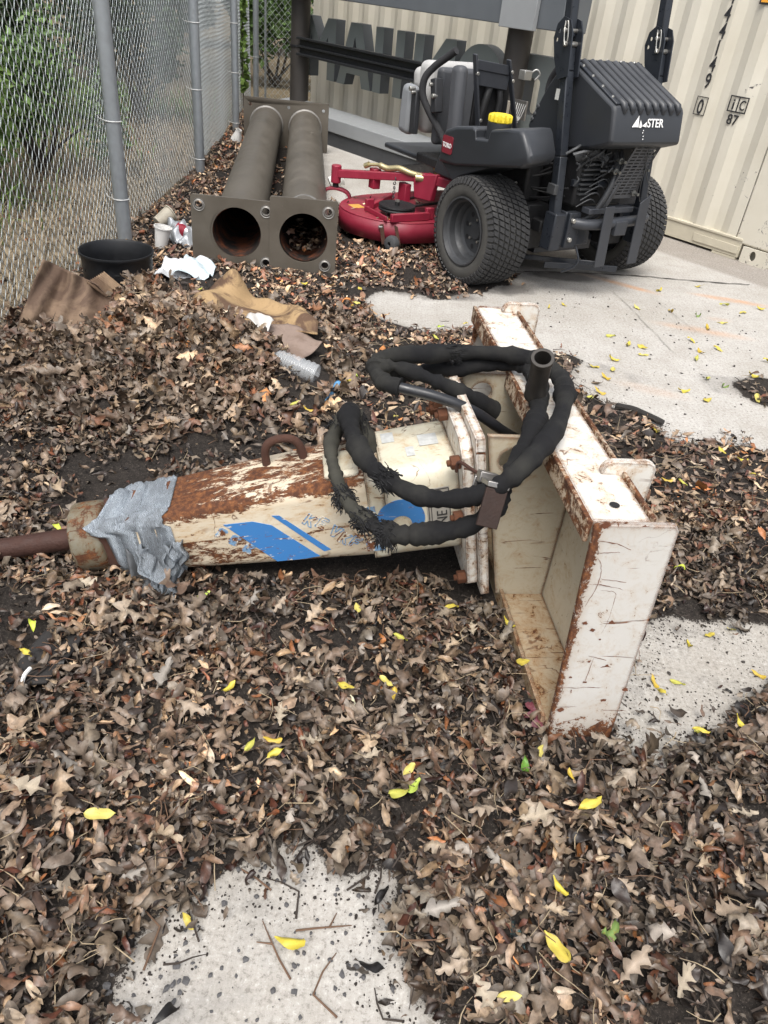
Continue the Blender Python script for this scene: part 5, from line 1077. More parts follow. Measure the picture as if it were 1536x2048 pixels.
def shrub(x, y, rx, rz, n, size, mat, label, seed, blobs=7, name='shrub'):
    rg = np.random.default_rng(seed); root = thing(name, label, 'shrub' if name == 'shrub' else 'tree')
    cs = [(x+rg.normal()*rx*.5, y+rg.normal()*rx*.5, rz*(.35+.6*rg.random()), rx*.45, rx*.45, rz*.3) for _ in range(blobs)]
    leaf_cloud('foliage' if name == 'shrub' else 'crown', mat, cs, n, size, root, seed)
    m = MB()
    for c in cs: m.tube(smooth_path([(x+rg.normal()*.05, y+rg.normal()*.05, 0), ((x+c[0])/2+rg.normal()*.06, (y+c[1])/2, c[2]*.5), (c[0], c[1], c[2])], 4), [.016]*4+[.009]*4+[.005], 6)
    m.build('stem' if name == 'shrub' else 'branch', bark_m, root)
    return root
for i, (x, y, rx, rz, n, sz, mt, lb) in enumerate([
    (-2.35, 4.25, .32, .85, 2300, .05, g_light, 'fresh green weeds growing up behind the first fence post'),
    (-2.5, 5.2, .40, 1.0, 2400, .055, g_mid, 'leafy green weeds between the first two fence posts'),
    (-2.2, 3.0, .30, .60, 1700, .045, g_mid, 'low green weeds behind the mesh at the left edge'),
    (-3.0, 6.3, .45, 1.3, 2400, .06, g_dark, 'dark bush halfway along the back of the fence'),
    (-2.6, 7.4, .40, 1.1, 2200, .06, g_dark, 'small dark bush between the second and third fence posts'),
    (-3.3, 3.4, .6, 1.5, 3000, .07, g_dark, 'dark green bush filling the far left edge'),
    (-3.1, 4.6, .55, .75, 2600, .055, g_mid, 'bright green weedy shrub behind the fence at the left edge'),
    (-2.75, 3.6, .35, .45, 1500, .05, g_light, 'low light green weeds nearest the fence at the left'),
    (-3.9, 6.6, .8, 1.1, 2600, .07, g_mid, 'mid green bush behind the second fence post'),
    (-4.9, 5.2, .9, 1.5, 2600, .08, g_dark, 'dark tall bush behind the bright weeds at the left'),
    (-3.4, 8.9, .7, 1.2, 2200, .07, g_dark, 'dark bush behind the third fence post'),
    (-2.1, 11.4, .6, 1.1, 2400, .09, g_mid, 'leafy green bush behind the far fence corner'),
    (-1.2, 11.9, .7, 1.6, 3000, .10, g_mid, 'broad leafed bush behind the dark sign post'),
    (-.6, 11.6, .5, .7, 1800, .10, g_light, 'light green low bush showing beside the dark sign post')]):
    shrub(x, y, rx, rz, n, sz, mt, lb, 40+i)
def tree(x, y, h, r, label, seed):
    rg = np.random.default_rng(seed); root = thing('tree', label, 'tree'); m = MB()
    m.tube(smooth_path([(x, y, -.05), (x+.06, y, h*.3), (x-.05, y+.05, h*.6), (x+.05, y, h*.9)], 5), [r*(1-.045*k) for k in range(16)], 12); m.build('trunk', bark_m, root); m = MB(); cs = []
    for k in range(9):
        a = rg.random()*6.28; z0 = h*(.35+.5*rg.random()); L = h*.28*(.6+.6*rg.random()); e = (x+math.cos(a)*L, y+math.sin(a)*L, z0+L*.6); m.tube(smooth_path([(x, y, z0), ((x+e[0])/2, (y+e[1])/2, z0+L*.2), e], 4), [r*.4, r*.36, r*.3, r*.28, r*.24, r*.2, r*.16, r*.12, r*.08], 7); cs.append((*e, h*.14, h*.14, h*.11))
    m.build('branch', bark_m, root); cs += [(x+rg.normal()*h*.12, y+rg.normal()*h*.12, h*(.7+.3*rg.random()), h*.15, h*.15, h*.12) for _ in range(6)]
    leaf_cloud('crown', g_dark, cs, 5200, .13, root, seed)
for i, (x, y, h, r, lb) in enumerate([(-5.6, 6.4, 4.6, .11, 'dark leafy tree behind the tall bush at the left'), (-4.6, 8.6, 5.0, .10, 'slim dark tree behind the second fence post'), (-3.6, 11.5, 5.2, .13, 'dark tree beyond the fence corner'), (-.4, 13.5, 5.0, .14, 'dark tree behind the far fence'), (-6.8, 9.5, 5.5, .14, 'tall dark tree farthest back on the left')]): tree(x, y, h, r, lb, 70+i)
rgw = np.random.default_rng(8)
wood = [(-8.5+rgw.normal()*.6, 2+i*.55, 1.0+1.6*rgw.random(), .9, .7, .9) for i in range(26)]+[(-7+i*.6, 16+rgw.normal()*.5, 1.0+2.2*rgw.random(), .8, .7, 1.0) for i in range(24)]
tag(leaf_cloud('far_woods', g_dark, wood, 26000, .24, None, 9, aspect=.8), 'mass of dark leafy woods far behind both fences', 'woods', kind='stuff')
# vine climbing on the fence near the corner
vn = thing('vine', 'green creeping vine climbing the fence near the far corner', 'vine')
leaf_cloud('foliage', g_light, [(-1.95+.02*math.sin(k), 8.75+.05*math.sin(k*1.7), .25+k*.115, .05, .07, .08) for k in range(13)], 420, .065, vn, 31, aspect=.8)
m = MB(); m.tube(smooth_path([(-1.95, 8.8, 0), (-1.94, 8.72, .5), (-1.95, 8.8, 1.0), (-1.94, 8.75, 1.7)], 5), .006, 6); m.build('stem', bark_m, vn)
# dry grass and straw beyond the fence
def blades(name, n, mat, box, hgt, lean, wd, seed, dens=None):
    rg = np.random.default_rng(seed); x = rg.uniform(box[0], box[1], n); y = rg.uniform(box[2], box[3], n); k = x < fence_x(y)-.07
    if dens: k &= rg.random(n) < dens(x, y)
    x, y = x[k], y[k]; n = len(x); a = rg.uniform(0, 6.283, n); h = hgt*(.4+rg.random(n)); ln = lean*(.3+rg.random(n)); z0 = np.full(n, 0.)
    b = np.stack([x, y, z0], 1); d = np.stack([np.cos(a), np.sin(a), np.zeros(n)], 1); s = np.stack([-np.sin(a), np.cos(a), np.zeros(n)], 1)*wd/2; up = np.array([0, 0, 1.])
    mid = b+d*(h*ln*.35)[:, None]+up*(h*.6)[:, None]; tip = b+d*(h*ln)[:, None]+up*(h*np.clip(1-ln*.5, .06, 1))[:, None]
    q = np.stack([b-s, b+s, mid+s*.8, mid-s*.8, tip], 1).reshape(-1, 3); i = np.arange(n)[:, None]*5
    fs = np.concatenate([i+[0, 1, 2, 3]], 0).tolist()+(i+[3, 2, 4]).tolist()
    me = bpy.data.meshes.new(name); me.from_pydata(q.tolist(), [], fs); at = me.attributes.new('tone', 'FLOAT', 'POINT'); at.data.foreach_set('value', np.repeat(rg.random(n), 5).astype(np.float32)); me.materials.append(mat)
    o = bpy.data.objects.new(name, me); COL.objects.link(o); return o
tag(blades('dry_grass', 15000, g_dry, (-4.6, -1.5, 1.0, 9.6), .14, 1.5, .006, 3), 'pale dry straw and grass lying beyond the chain link fence', 'dry grass', kind='stuff')
tag(blades('green_grass', 12000, g_light, (-4.4, -1.7, 2.0, 9), .26, .7, .008, 4, lambda x, y: np.clip((-x-1.9)/.9, 0, 1)*(fbm(x, y, 1.6, 77) > .47)), 'tufts of fresh green grass beyond the chain link fence', 'grass', kind='stuff')
# ------------------------------------------------------------------ leaves
def leaf_shape(kind, rg, n=13, mcross=5):
    if kind == 'oak' and n == 13: n = 25
    """one curled leaf, unit length along x; returns verts and vein factor"""
    tt = np.linspace(0, 1, n); s = np.linspace(-1, 1, mcross); ph = rg.random()*6.28
    if kind == 'oak':
        nl = 3.5; ph2 = rg.uniform(-.1, .25); tri = lambda q: (1-np.abs((q % 1)*2-1))**1.25
        env = np.interp(tt, [0, .12, .3, .55, .8, 1], [.0, .35, .8, 1., .8, .12])*rg.uniform(.85, 1.1)
        kL, kR = tri(tt*nl+ph2), tri(tt*nl+ph2+.22); wL = .39*env*(.20+.80*kL); wR = .39*env*(.20+.80*kR)
        wL[0] = wR[0] = .010; wL[1] = wR[1] = .014; wL[2:] = np.maximum(wL[2:], .03); wR[2:] = np.maximum(wR[2:], .03); wL[-1] = wR[-1] = .012; fwd = .13*(kL+kR)/2
    elif kind == 'lance':
        w = rg.uniform(.10, .19)*np.sin(np.pi*tt**.85)**.8; wL = w*(1+.1*np.sin(tt*9+ph)); wR = w; wL = np.maximum(wL, .004); wR = np.maximum(wR, .004); fwd = 0*tt
    else:
        w = rg.uniform(.17, .24)*np.sin(np.pi*tt**.75)**.85; wL = w*(1+.07*np.sin(tt*11+ph)); wR = w*(1+.07*np.sin(tt*10+ph+1)); wL = np.maximum(wL, .004); wR = np.maximum(wR, .004); fwd = 0*tt
    kc = rg.choice([rg.uniform(-2.5, 2.5), rg.uniform(3, 9)*rg.choice([-1, 1])], p=[.48, .52]) if kind != 'oak' else rg.uniform(2.0, 6.5)*rg.choice([-1, 1])
    kl = rg.uniform(-1.8, 1.8) if rg.random() < .55 else rg.uniform(-4.5, 4.5); tw = rg.uniform(-1.6, 1.6); P = np.zeros((n, mcross, 3)); F = np.zeros((n, mcross))
    for j, sj in enumerate(s):
        wv = np.where(sj < 0, wL, wR)*abs(sj); sg = np.sign(sj); kk = kc if abs(kc) > .05 else .05
        kcv = kk*(1+.35*np.sin(tt*5+ph))
        yl = sg*np.sin(np.clip(kcv*wv, -2.9, 2.9))/kcv; zl = (1-np.cos(np.clip(kcv*wv, -2.9, 2.9)))/kcv + .035*np.sin(tt*13+ph+j)*abs(sj)+.05*abs(sj)*np.sin(tt*6+ph*2+sg)
        ang = tw*(tt-.5); y2 = yl*np.cos(ang)-zl*np.sin(ang); z2 = yl*np.sin(ang)+zl*np.cos(ang)
        xl = tt-.5+fwd*abs(sj)
        kl_ = kl if abs(kl) > .05 else .05
        X = np.sin(kl_*xl)/kl_*(1-kl_*z2); Z = (1-np.cos(kl_*xl))/kl_+z2*np.cos(kl_*xl)
        P[:, j] = np.stack([X, y2, Z], -1); F[:, j] = 1-abs(sj)
    idx = np.arange(n*mcross).reshape(n, mcross); fc = np.stack([idx[:-1, :-1], idx[1:, :-1], idx[1:, 1:], idx[:-1, 1:]], -1).reshape(-1, 4)
    v = P.reshape(-1, 3); v -= v.mean(0); return v, fc, F.reshape(-1)
rg = np.random.default_rng(99)
HI = [leaf_shape(k, rg) for k in ['oak']*22+['lance']*24+['oval']*22]; LO = [leaf_shape(k, rg, 7, 3) for k in ['oak']*14+['lance']*16+['oval']*12]
KIND_HI = ['oak']*22+['lance']*24+['oval']*22
PAL = np.array([[.34,.255,.17],[.27,.205,.15],[.19,.14,.105],[.125,.088,.064],[.070,.046,.034],[.036,.025,.021],[.020,.016,.015],[.135,.052,.026],[.22,.095,.040],[.080,.030,.020],[.40,.36,.31],[.26,.235,.205],[.44,.37,.28],[.34,.15,.05],[.16,.135,.115],[.09,.070,.060]])
PW = np.array([9,11,12,12,14,12,10,10,5.5,11,3.2,2.6,4.5,1.4,3,7.]); PW /= PW.sum()
def rotmats(n, rg, tilt):
    yaw = rg.uniform(0, 2*np.pi, n); ax = rg.uniform(0, 2*np.pi, n); th = np.abs(rg.normal(size=n))*tilt*np.where(rg.random(n) < .3, 1.8, .85); fl = rg.random(n) < .45
    k = np.stack([np.cos(ax), np.sin(ax), np.zeros(n)], 1); c = np.cos(th); s = np.sin(th); I = np.eye(3)[None]
    K = np.zeros((n, 3, 3)); K[:, 0, 2] = k[:, 1]; K[:, 2, 0] = -k[:, 1]; K[:, 1, 2] = -k[:, 0]; K[:, 2, 1] = k[:, 0]
    Rt = I+s[:, None, None]*K+(1-c)[:, None, None]*(K@K)
    Rz = np.zeros((n, 3, 3)); Rz[:, 0, 0] = np.cos(yaw); Rz[:, 0, 1] = -np.sin(yaw); Rz[:, 1, 0] = np.sin(yaw); Rz[:, 1, 1] = np.cos(yaw); Rz[:, 2, 2] = 1
    D = np.ones((n, 3)); D[fl, 1] = -1; D[fl, 2] = -1
    return (Rt@Rz)*D[:, None, :]
t = NT('dead_leaf'); a_ = t.n('ShaderNodeAttribute', _attribute_name='Col'); co = t.coord('Object'); n1 = t.noise(co, 120, 5, .7); n2 = t.noise(co, 35, 4, .6)
ge = t.n('ShaderNodeNewGeometry'); lc = t.mix(t.math('MULTIPLY', ge.outputs['Backfacing'], .30), a_.outputs['Color'], (.31, .25, .19))
lc = t.mix(t.ramp(n1, (.3, .45), (.6, 0.)), lc, (.02, .015, .012)); lc = t.mix(t.ramp(n2, (.58, 0.), (.72, .35)), lc, (.36, .32, .27)); t.bump(n1, .25, .002)
dead_m = t.set(lc, t.ramp(n2, (.3, .34), (.7, .66)), 0, .5)
def scatter(name, T, x, y, z, size, tilt, rg, cols, mat, tid=None, squash=1.0):
    n = len(x); tid = rg.integers(0, len(T), n) if tid is None else tid; Rm = rotmats(n, rg, tilt); VS = []; FS = []; CS = []; off = 0
    for k in range(len(T)):
        i = np.where(tid == k)[0]
        if not len(i): continue
        v, f, fv = T[k]; P = np.einsum('nij,vj->nvi', Rm[i], v)*size[i][:, None, None]; P[..., 2] *= squash
        mn = P[..., 2].min(1); P[..., 2] += (-mn*.85)[:, None]
        P += np.stack([x[i], y[i], z[i]], 1)[:, None, :]
        c = cols[i][:, None, :]*(.80+.34*fv**3)[None, :, None]*np.ones((1, len(v), 1)); c = c*(1+rg.normal(size=(len(i), len(v), 1))*.07)
        nv = len(v); FS.append((f[None]+(np.arange(len(i))*nv)[:, None, None]+off).reshape(-1, 4)); VS.append(P.reshape(-1, 3)); CS.append(c.reshape(-1, 3)); off += len(i)*nv
    v = np.concatenate(VS); f = np.concatenate(FS); c = np.clip(np.concatenate(CS), 0, 1); me = bpy.data.meshes.new(name)
    me.vertices.add(len(v)); me.vertices.foreach_set('co', v.astype(np.float32).ravel()); me.loops.add(f.size); me.loops.foreach_set('vertex_index', f.astype(np.int32).ravel()); me.polygons.add(len(f)); me.polygons.foreach_set('loop_start', np.arange(0, f.size, 4, dtype=np.int32)); me.update(calc_edges=True)
    me.polygons.foreach_set('use_smooth', np.ones(len(f), bool)); ca = me.color_attributes.new('Col', 'FLOAT_COLOR', 'POINT'); ca.data.foreach_set('color', np.concatenate([c, np.ones((len(c), 1))], 1).astype(np.float32).ravel())
    me.materials.append(mat); o = bpy.data.objects.new(name, me); COL.objects.link(o); return o
def blocked(x, y, pad=0.0):
    """true where the breaker, the mower's deck and wheels or the pipe plates stand on the ground"""
    rx, ry_ = x-P0.x, y-P0.y; w_ = rx*DB.x+ry_*DB.y; l_ = rx*LB.x+ry_*LB.y
    b = (w_ > -.02-pad) & (w_ < .135+pad) & (l_ > 0-pad) & (l_ < 1.12+pad)
    b |= (w_ > -.135) & (w_ < 0) & (l_ > .40) & (l_ < .77)
    b |= (w_ > -1.02) & (w_ < -.135) & (np.abs(l_-.575) < .06+.03*(w_ > -.7))
    mx = (x-.325)*MF.x+(y-4.0)*MF.y; my = (x-.325)*MR.x+(y-4.0)*MR.y
    b |= (np.abs(mx) < .17) & (np.abs(my) < .13)
    b |= (x > -1.12) & (x < -.38) & (y > 3.785) & (y < 3.88)
    b |= (np.abs(x+1.06-(y-3.8)*-.11+.0) < .0) 
    b |= (np.hypot(x+1.255, y-3.165) < .15)
    b |= inpoly(x, y, [(-.86,3.05),(-.62,2.92),(-.40,2.60),(-.29,2.60),(-.29,2.80),(-.36,3.05),(-.84,3.36)]) | inpoly(x, y, [(-.52,2.53),(-.46,2.48),(-.26,2.46),(-.27,2.60),(-.45,2.60)]) | inpoly(x, y, [(-1.50,2.58),(-1.36,2.60),(-1.12,2.76),(-1.06,2.90),(-1.25,3.0),(-1.5,2.9)])
    return b
def under_pipes(x, y): return (y > 3.85) & (y < 7.1) & (x > -1.03-(y-3.8)*.11) & (x < -.41-(y-3.8)*.11)
EDGE = blur(SOIL, 6)
def pick_cols(n, rg, x, y):
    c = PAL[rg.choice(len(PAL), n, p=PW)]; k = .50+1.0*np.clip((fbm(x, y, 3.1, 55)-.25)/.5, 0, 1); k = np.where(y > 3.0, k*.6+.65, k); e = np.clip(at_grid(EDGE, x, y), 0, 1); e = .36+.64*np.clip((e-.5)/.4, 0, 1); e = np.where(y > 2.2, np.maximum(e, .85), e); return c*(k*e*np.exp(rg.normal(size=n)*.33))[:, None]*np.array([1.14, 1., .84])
def dens(x, y):
    d = np.clip(at_grid(SB, x, y), 0, 1); d = np.where(d > .45, 1.0, .55*np.clip(at_grid(EDGE, x, y), 0, 1)**1.7)
    d *= np.where(inpoly(x, y, BARE), .34, 1)*np.where((x > -1.45) & (x < -1.08) & (y > 2.86) & (y < 3.06), .25, 1)*np.where(inpoly(x, y, BARE2), .3, 1)
    d *= np.clip(-.55+2.9*fbm(x, y, 5.0, 66), .10, 1)
    d *= np.where((x > 1.2) & (y > 2.6), .25, 1)*np.where(under_pipes(x, y), .25, 1)
    return d
rg = np.random.default_rng(123)
def cand(n, x0, x1, y0, y1):
    x = rg.uniform(x0, x1, n); y = rg.uniform(y0, y1, n); k = (rg.random(n) < dens(x, y)) & ~blocked(x, y) & (x > fence_x(y)-.03); return x[k], y[k]
# near leaf litter: many layers; shade in the gaps is put into darker lower leaves
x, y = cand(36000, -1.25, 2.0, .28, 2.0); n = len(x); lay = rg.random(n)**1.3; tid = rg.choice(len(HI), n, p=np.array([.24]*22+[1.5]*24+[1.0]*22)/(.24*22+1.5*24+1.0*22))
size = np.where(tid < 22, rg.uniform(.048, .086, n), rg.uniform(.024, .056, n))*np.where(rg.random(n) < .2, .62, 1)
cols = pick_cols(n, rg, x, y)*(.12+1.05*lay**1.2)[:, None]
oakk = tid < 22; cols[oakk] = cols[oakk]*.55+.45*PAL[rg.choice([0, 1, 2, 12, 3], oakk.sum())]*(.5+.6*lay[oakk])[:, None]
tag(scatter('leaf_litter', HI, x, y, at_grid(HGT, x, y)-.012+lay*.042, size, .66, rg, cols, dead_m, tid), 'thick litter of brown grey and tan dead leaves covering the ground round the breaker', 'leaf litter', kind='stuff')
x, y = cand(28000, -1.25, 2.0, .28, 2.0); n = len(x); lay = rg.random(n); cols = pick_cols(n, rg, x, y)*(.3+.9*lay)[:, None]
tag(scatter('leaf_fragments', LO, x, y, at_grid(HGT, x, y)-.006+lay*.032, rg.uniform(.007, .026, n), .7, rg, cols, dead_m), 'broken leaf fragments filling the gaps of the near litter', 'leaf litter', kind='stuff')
# the pile by the fence: larger, curled, leaves stand at all angles
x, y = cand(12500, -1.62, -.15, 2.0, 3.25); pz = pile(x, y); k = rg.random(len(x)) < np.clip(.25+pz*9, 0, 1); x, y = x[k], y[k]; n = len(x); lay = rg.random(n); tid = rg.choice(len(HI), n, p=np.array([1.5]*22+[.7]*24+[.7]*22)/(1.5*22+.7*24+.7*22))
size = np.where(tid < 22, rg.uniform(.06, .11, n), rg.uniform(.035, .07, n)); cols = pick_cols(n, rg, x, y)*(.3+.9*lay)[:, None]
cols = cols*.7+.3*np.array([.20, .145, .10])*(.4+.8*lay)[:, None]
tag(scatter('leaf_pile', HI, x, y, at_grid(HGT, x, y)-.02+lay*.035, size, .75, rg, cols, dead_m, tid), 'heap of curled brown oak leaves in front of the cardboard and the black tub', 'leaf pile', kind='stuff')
# far litter
x, y = cand(36000, -1.9, 2.2, 2.0, 6.0); pz = pile(x, y); k = rg.random(len(x)) > np.where(y < 3.2, np.clip(pz*6, 0, .85), 0); x, y = x[k], y[k]; n = len(x); lay = rg.random(n)
size = rg.uniform(.022, .055, n)*np.where(rg.random(n) < .12, 1.6, 1); cols = pick_cols(n, rg, x, y)*(.6+.7*lay)[:, None]; tanz = ((y > 3.3) | (x > -.6))[:, None]; cols = np.where(tanz, cols*1.12+.008, cols)
tag(scatter('leaf_litter', LO, x, y, at_grid(HGT, x, y)-.006+lay*.02, size, .45, rg, cols, dead_m), 'finer leaf litter between the pipes, the mower and the fence', 'leaf litter', kind='stuff')
x, y = cand(5200, -2.1, -.2, 6.0, 9.6); n = len(x); cols = pick_cols(n, rg, x, y)*1.15
tag(scatter('leaf_litter', LO, x, y, at_grid(HGT, x, y)-.004+rg.random(n)*.02, rg.uniform(.04, .075, n), .4, rg, cols, dead_m), 'sparse leaf litter along the far foot of the fence', 'leaf litter', kind='stuff')
# leaves caught beyond the fence
x = rg.uniform(-3.4, -1.5, 5200); y = rg.uniform(1.4, 8.5, 5200); k = x < fence_x(y)-.06; x, y = x[k], y[k]; n = len(x)
tag(scatter('leaf_litter', LO, x, y, np.full(n, .0), rg.uniform(.035, .07, n), .4, rg, pick_cols(n, rg, x, y)*1.2, dead_m), 'dry leaves scattered over the straw beyond the fence', 'leaf litter', kind='stuff')
# leaves inside the right pipe
x = rg.uniform(-.66, -.45, 90); d_ = rg.uniform(.05, .5, 90); tag(scatter('pipe_leaves', LO, x, 3.845+d_, .058+.045*rg.random(90)+((x+.555)**2)*3, rg.uniform(.03, .07, 90), .6, rg, pick_cols(90, rg, x, x)*.9, dead_m), 'dead leaves blown into the mouth of the right pipe', 'leaves', kind='stuff')
dx = rg.uniform(.55, 1.1, 46); dy = rg.uniform(-.28, .5, 46); dxy = np.array([.325, 4.0])+dx[:, None]*np.array([MF.x, MF.y])+dy[:, None]*np.array([MR.x, MR.y])
tag(scatter('deck_leaves', LO, dxy[:, 0], dxy[:, 1], np.full(46, .170), rg.uniform(.02, .05, 46), .5, rg, pick_cols(46, rg, dxy[:, 0], dxy[:, 1])*1.1, dead_m), 'dead leaves fallen on top of the red cutting deck', 'leaves', kind='stuff')
# twigs, straw and stems in the litter
def twigs(name, n, box, L, r, col, seed, label, tilt=.12, dfun=None):
    rg2 = np.random.default_rng(seed); m = MB(); k = 0
    while k < n:
        x, y = rg2.uniform(box[0], box[1]), rg2.uniform(box[2], box[3]); d0 = float(dens(np.array([x]), np.array([y]))[0])
        if rg2.random() > (d0 if dfun is None else dfun(d0)) or blocked(np.array([x]), np.array([y]), .01)[0]: continue
        a = rg2.uniform(0, 6.28); l = L*(.4+rg2.random()); z = zat(x, y)+.012+.022*rg2.random(); c = rg2.normal()*.18*l
        d = Vector((math.cos(a), math.sin(a), 0)); nn = Vector((-d.y, d.x, 0)); p = Vector((x, y, z)); m.tube([p-d*l/2, p-d*l/6+nn*c+Vector((0, 0, .004)), p+d*l/6+nn*c*.8+Vector((0, 0, .006)), p+d*l/2+Vector((0, 0, rg2.normal()*tilt*l))], [r*(.7+.6*rg2.random())]*2+[r*.8, r*.45], 5, False); k += 1
    return tag(m.build(name, col, None), label, 'twigs', kind='stuff')
tw_dark = simple('dark_twig', (.035, .026, .020), .85, 0, .5, 60, .3); tw_pale = simple('pale_straw', (.30, .235, .15), .8, 0, .3, 60); tw_brown = simple('brown_stem', (.115, .065, .038), .8, 0, .5, 60)
twigs('fine_straw', 800, (-1.2, 1.5, .3, 3.2), .075, .0009, tw_pale, 3, 'fine pale straw and leaf stems strewn over the litter')
twigs('fine_twigs', 1500, (-1.2, 1.5, .3, 3.4), .06, .0014, tw_dark, 4, 'fine dark twigs mixed through the leaf litter')
twigs('leaf_stems', 500, (-1.2, 1.5, .3, 2.4), .06, .0012, tw_brown, 5, 'brown leaf stems lying in the leaf litter')
# bits of dark crumbs along the concrete edges
def crumbs(name, n, seed, label, mat, size, fn):
    rg2 = np.random.default_rng(seed); m = MB(); k = 0
    base = [(1,0,0),(-1,0,0),(0,1,0),(0,-1,0),(0,0,1),(0,0,-1),(.6,.6,.5),(-.6,.55,.45),(.55,-.6,.5),(-.6,-.6,.4)]
    tri = [(0,6,2),(0,8,6),(6,8,4),(6,4,7),(6,7,2),(7,4,9),(7,9,1),(7,1,2),(9,4,8),(9,8,3),(9,3,1),(8,0,3),(0,2,5),(2,1,5),(1,3,5),(3,0,5)]
    while k < n:
        x, y = fn(rg2); 
        if blocked(np.array([x]), np.array([y]), .01)[0]: continue
        s_ = size*(.35+rg2.random()**2*1.4); sc = s_*rg2.uniform(.6, 1.2, 3); a = rg2.uniform(0, 6.28)
        vs = [(x+(math.cos(a)*p[0]*sc[0]-math.sin(a)*p[1]*sc[1])*(1+.2*rg2.normal()), y+(math.sin(a)*p[0]*sc[0]+math.cos(a)*p[1]*sc[1])*(1+.2*rg2.normal()), zat(x, y)+sc[2]*.35+p[2]*sc[2]*.6) for p in base]
        m._add(vs, tri); k += 1
    return tag(m.build(name, mat, None, ang=20), label, 'gravel', kind='stuff')
stone_m = simple('dark_stone', (.075, .073, .074), .8, 0, .6, 120, .3)
crumbs('gravel', 230, 6, 'loose dark gravel bits on the concrete at the bottom', stone_m, .0040, lambda r: (r.uniform(-.33, .17), r.uniform(.42, .75)))
crumbs('gravel_crumbs', 380, 7, 'tiny dark crumbs scattered on the pale slab on the right', simple('dark_crumb', (.04, .034, .030), .9, 0, .5, 80), .0042, lambda r: (lambda x, y: (x, y))(r.uniform(.6, 1.8), r.uniform(2.35, 4.0)) if r.random() < .9 else (r.uniform(.6, 1.1), r.uniform(.95, 1.45)))
def edge_pt(r):
    while True:
        x, y = r.uniform(-.5, 1.3), r.uniform(.32, 2.9); e = float(at_grid(EDGE, [x], [y])[0])
        if .12 < e < .72 and r.random() < (1-abs(e-.5)*1.6): return x, y
crumbs('dirt_crumbs', 5200, 8, 'dark matted dirt crumbs along the edge of the litter', simple('dirt_crumb', (.022, .017, .014), .95, 0, .6, 90), .0019, edge_pt)
# ---- single leaves one can point at
def one_leaf(name, v, f, fv, col, mat):
    me = bpy.data.meshes.new(name); me.from_pydata(v.tolist(), [], f.tolist()); me.polygons.foreach_set('use_smooth', [True]*len(f)); c = np.clip(np.array(col)[None]*(.84+.3*fv**3)[:, None], 0, 1)
    ca = me.color_attributes.new('Col', 'FLOAT_COLOR', 'POINT'); ca.data.foreach_set('color', np.concatenate([c, np.ones((len(c), 1))], 1).astype(np.float32).ravel()); me.materials.append(mat); return me
t = NT('fresh_leaf'); a_ = t.n('ShaderNodeAttribute', _attribute_name='Col'); n1 = t.noise(t.coord('Object'), 14, 6, .7); fresh_m = t.set(t.mix(t.ramp(n1, (.56, 0.), (.66, .7)), a_.outputs['Color'], (.36, .22, .03)), .5, 0, .4)
YEL = [one_leaf('yellow_leaf', *leaf_shape('oval', rg), c, fresh_m) for c in ((.50, .41, .05), (.46, .37, .06), (.52, .45, .12), (.46, .32, .04), (.42, .41, .08), (.50, .41, .06))]
LIM = [one_leaf('lime_leaf', *leaf_shape('oval', rg), c, fresh_m) for c in ((.45, .52, .06), (.38, .48, .08))]; GRN = [one_leaf('green_leaf', *leaf_shape('lance', rg), c, fresh_m) for c in ((.10, .22, .03), (.16, .24, .07))]
OAK = []
for q, c in enumerate(((.38, .29, .195), (.31, .235, .165), (.41, .34, .25), (.27, .195, .135), (.34, .265, .195), (.28, .25, .215), (.22, .165, .12), (.36, .31, .26))): OAK.append(one_leaf('oak_leaf', *HI[q*2], c, dead_m))
RED = one_leaf('red_leaf', *HI[5], (.15, .035, .05), dead_m)
def drop(me, name, x, y, z, s, label, cat, group=None, tilt=.22):
    o = bpy.data.objects.new(name, me); COL.objects.link(o); a = rg.uniform(0, 6.28); q = Matrix.Rotation(rg.normal()*tilt, 3, 'X') @ Matrix.Rotation(rg.normal()*tilt, 3, 'Y') @ Matrix.Rotation(a, 3, 'Z')
    mn = min((q @ v.co).z for v in me.vertices)*s; o.location = (x, y, z-mn*.9); o.rotation_euler = q.to_euler(); o.scale = (s, s, s); return tag(o, label, cat, group)
YL = [(-0.419,0.716,2),(-0.235,0.584,0),(-0.068,0.571,1),(-0.161,0.906,0),(-0.201,0.891,0),(-0.151,0.879,0),(-0.271,1.016,0),(-0.037,1.055,0),(0.045,1.081,0),(0.06,1.042,0),(0.068,1.206,0),(0.183,1.335,0),(0.318,1.3,0),(0.341,1.182,0),(0.101,0.879,0),(0.112,0.845,3),(0.085,0.821,2),(0.434,0.842,2),(0.356,0.675,0),(0.341,0.582,2),(0.264,0.508,0),(0.41,0.906,5),(-0.721,1.129,3),(-0.7,1.052,0),(-0.813,1.472,3),(-0.393,1.282,3),(-0.036,1.29,0),(0.659,1.223,0),(0.714,1.231,0),(0.669,1.195,5),(0.777,1.362,0),(0.839,1.407,0),(0.904,1.436,0),(0.92,1.286,0),(0.726,1.098,0),(0.709,1.065,0),(0.799,1.091,0),(0.849,1.082,0),(0.803,1.608,3),(0.879,2.061,0),(0.931,2.063,0),(1.186,2.161,0),(1.183,2.256,0),(1.13,2.304,0),(-0.445,3.109,0),(-0.292,2.232,0),(-0.34,2.249,0),(-0.169,2.551,3),(-0.18,2.493,0),(-0.234,3.541,0),(-0.233,3.334,0),(-0.245,3.285,0),(-0.937,3.279,0),(-0.892,2.94,0),(-0.502,3.522,0),(-0.377,3.528,0),(0.003,2.278,0),(0.154,3.175,3),(0.133,3.027,0),(0.266,3.24,0),(0.704,3.713,0),(0.788,3.778,0),(0.357,0.953,0),(0.426,0.61,4),(0.323,0.912,4)]
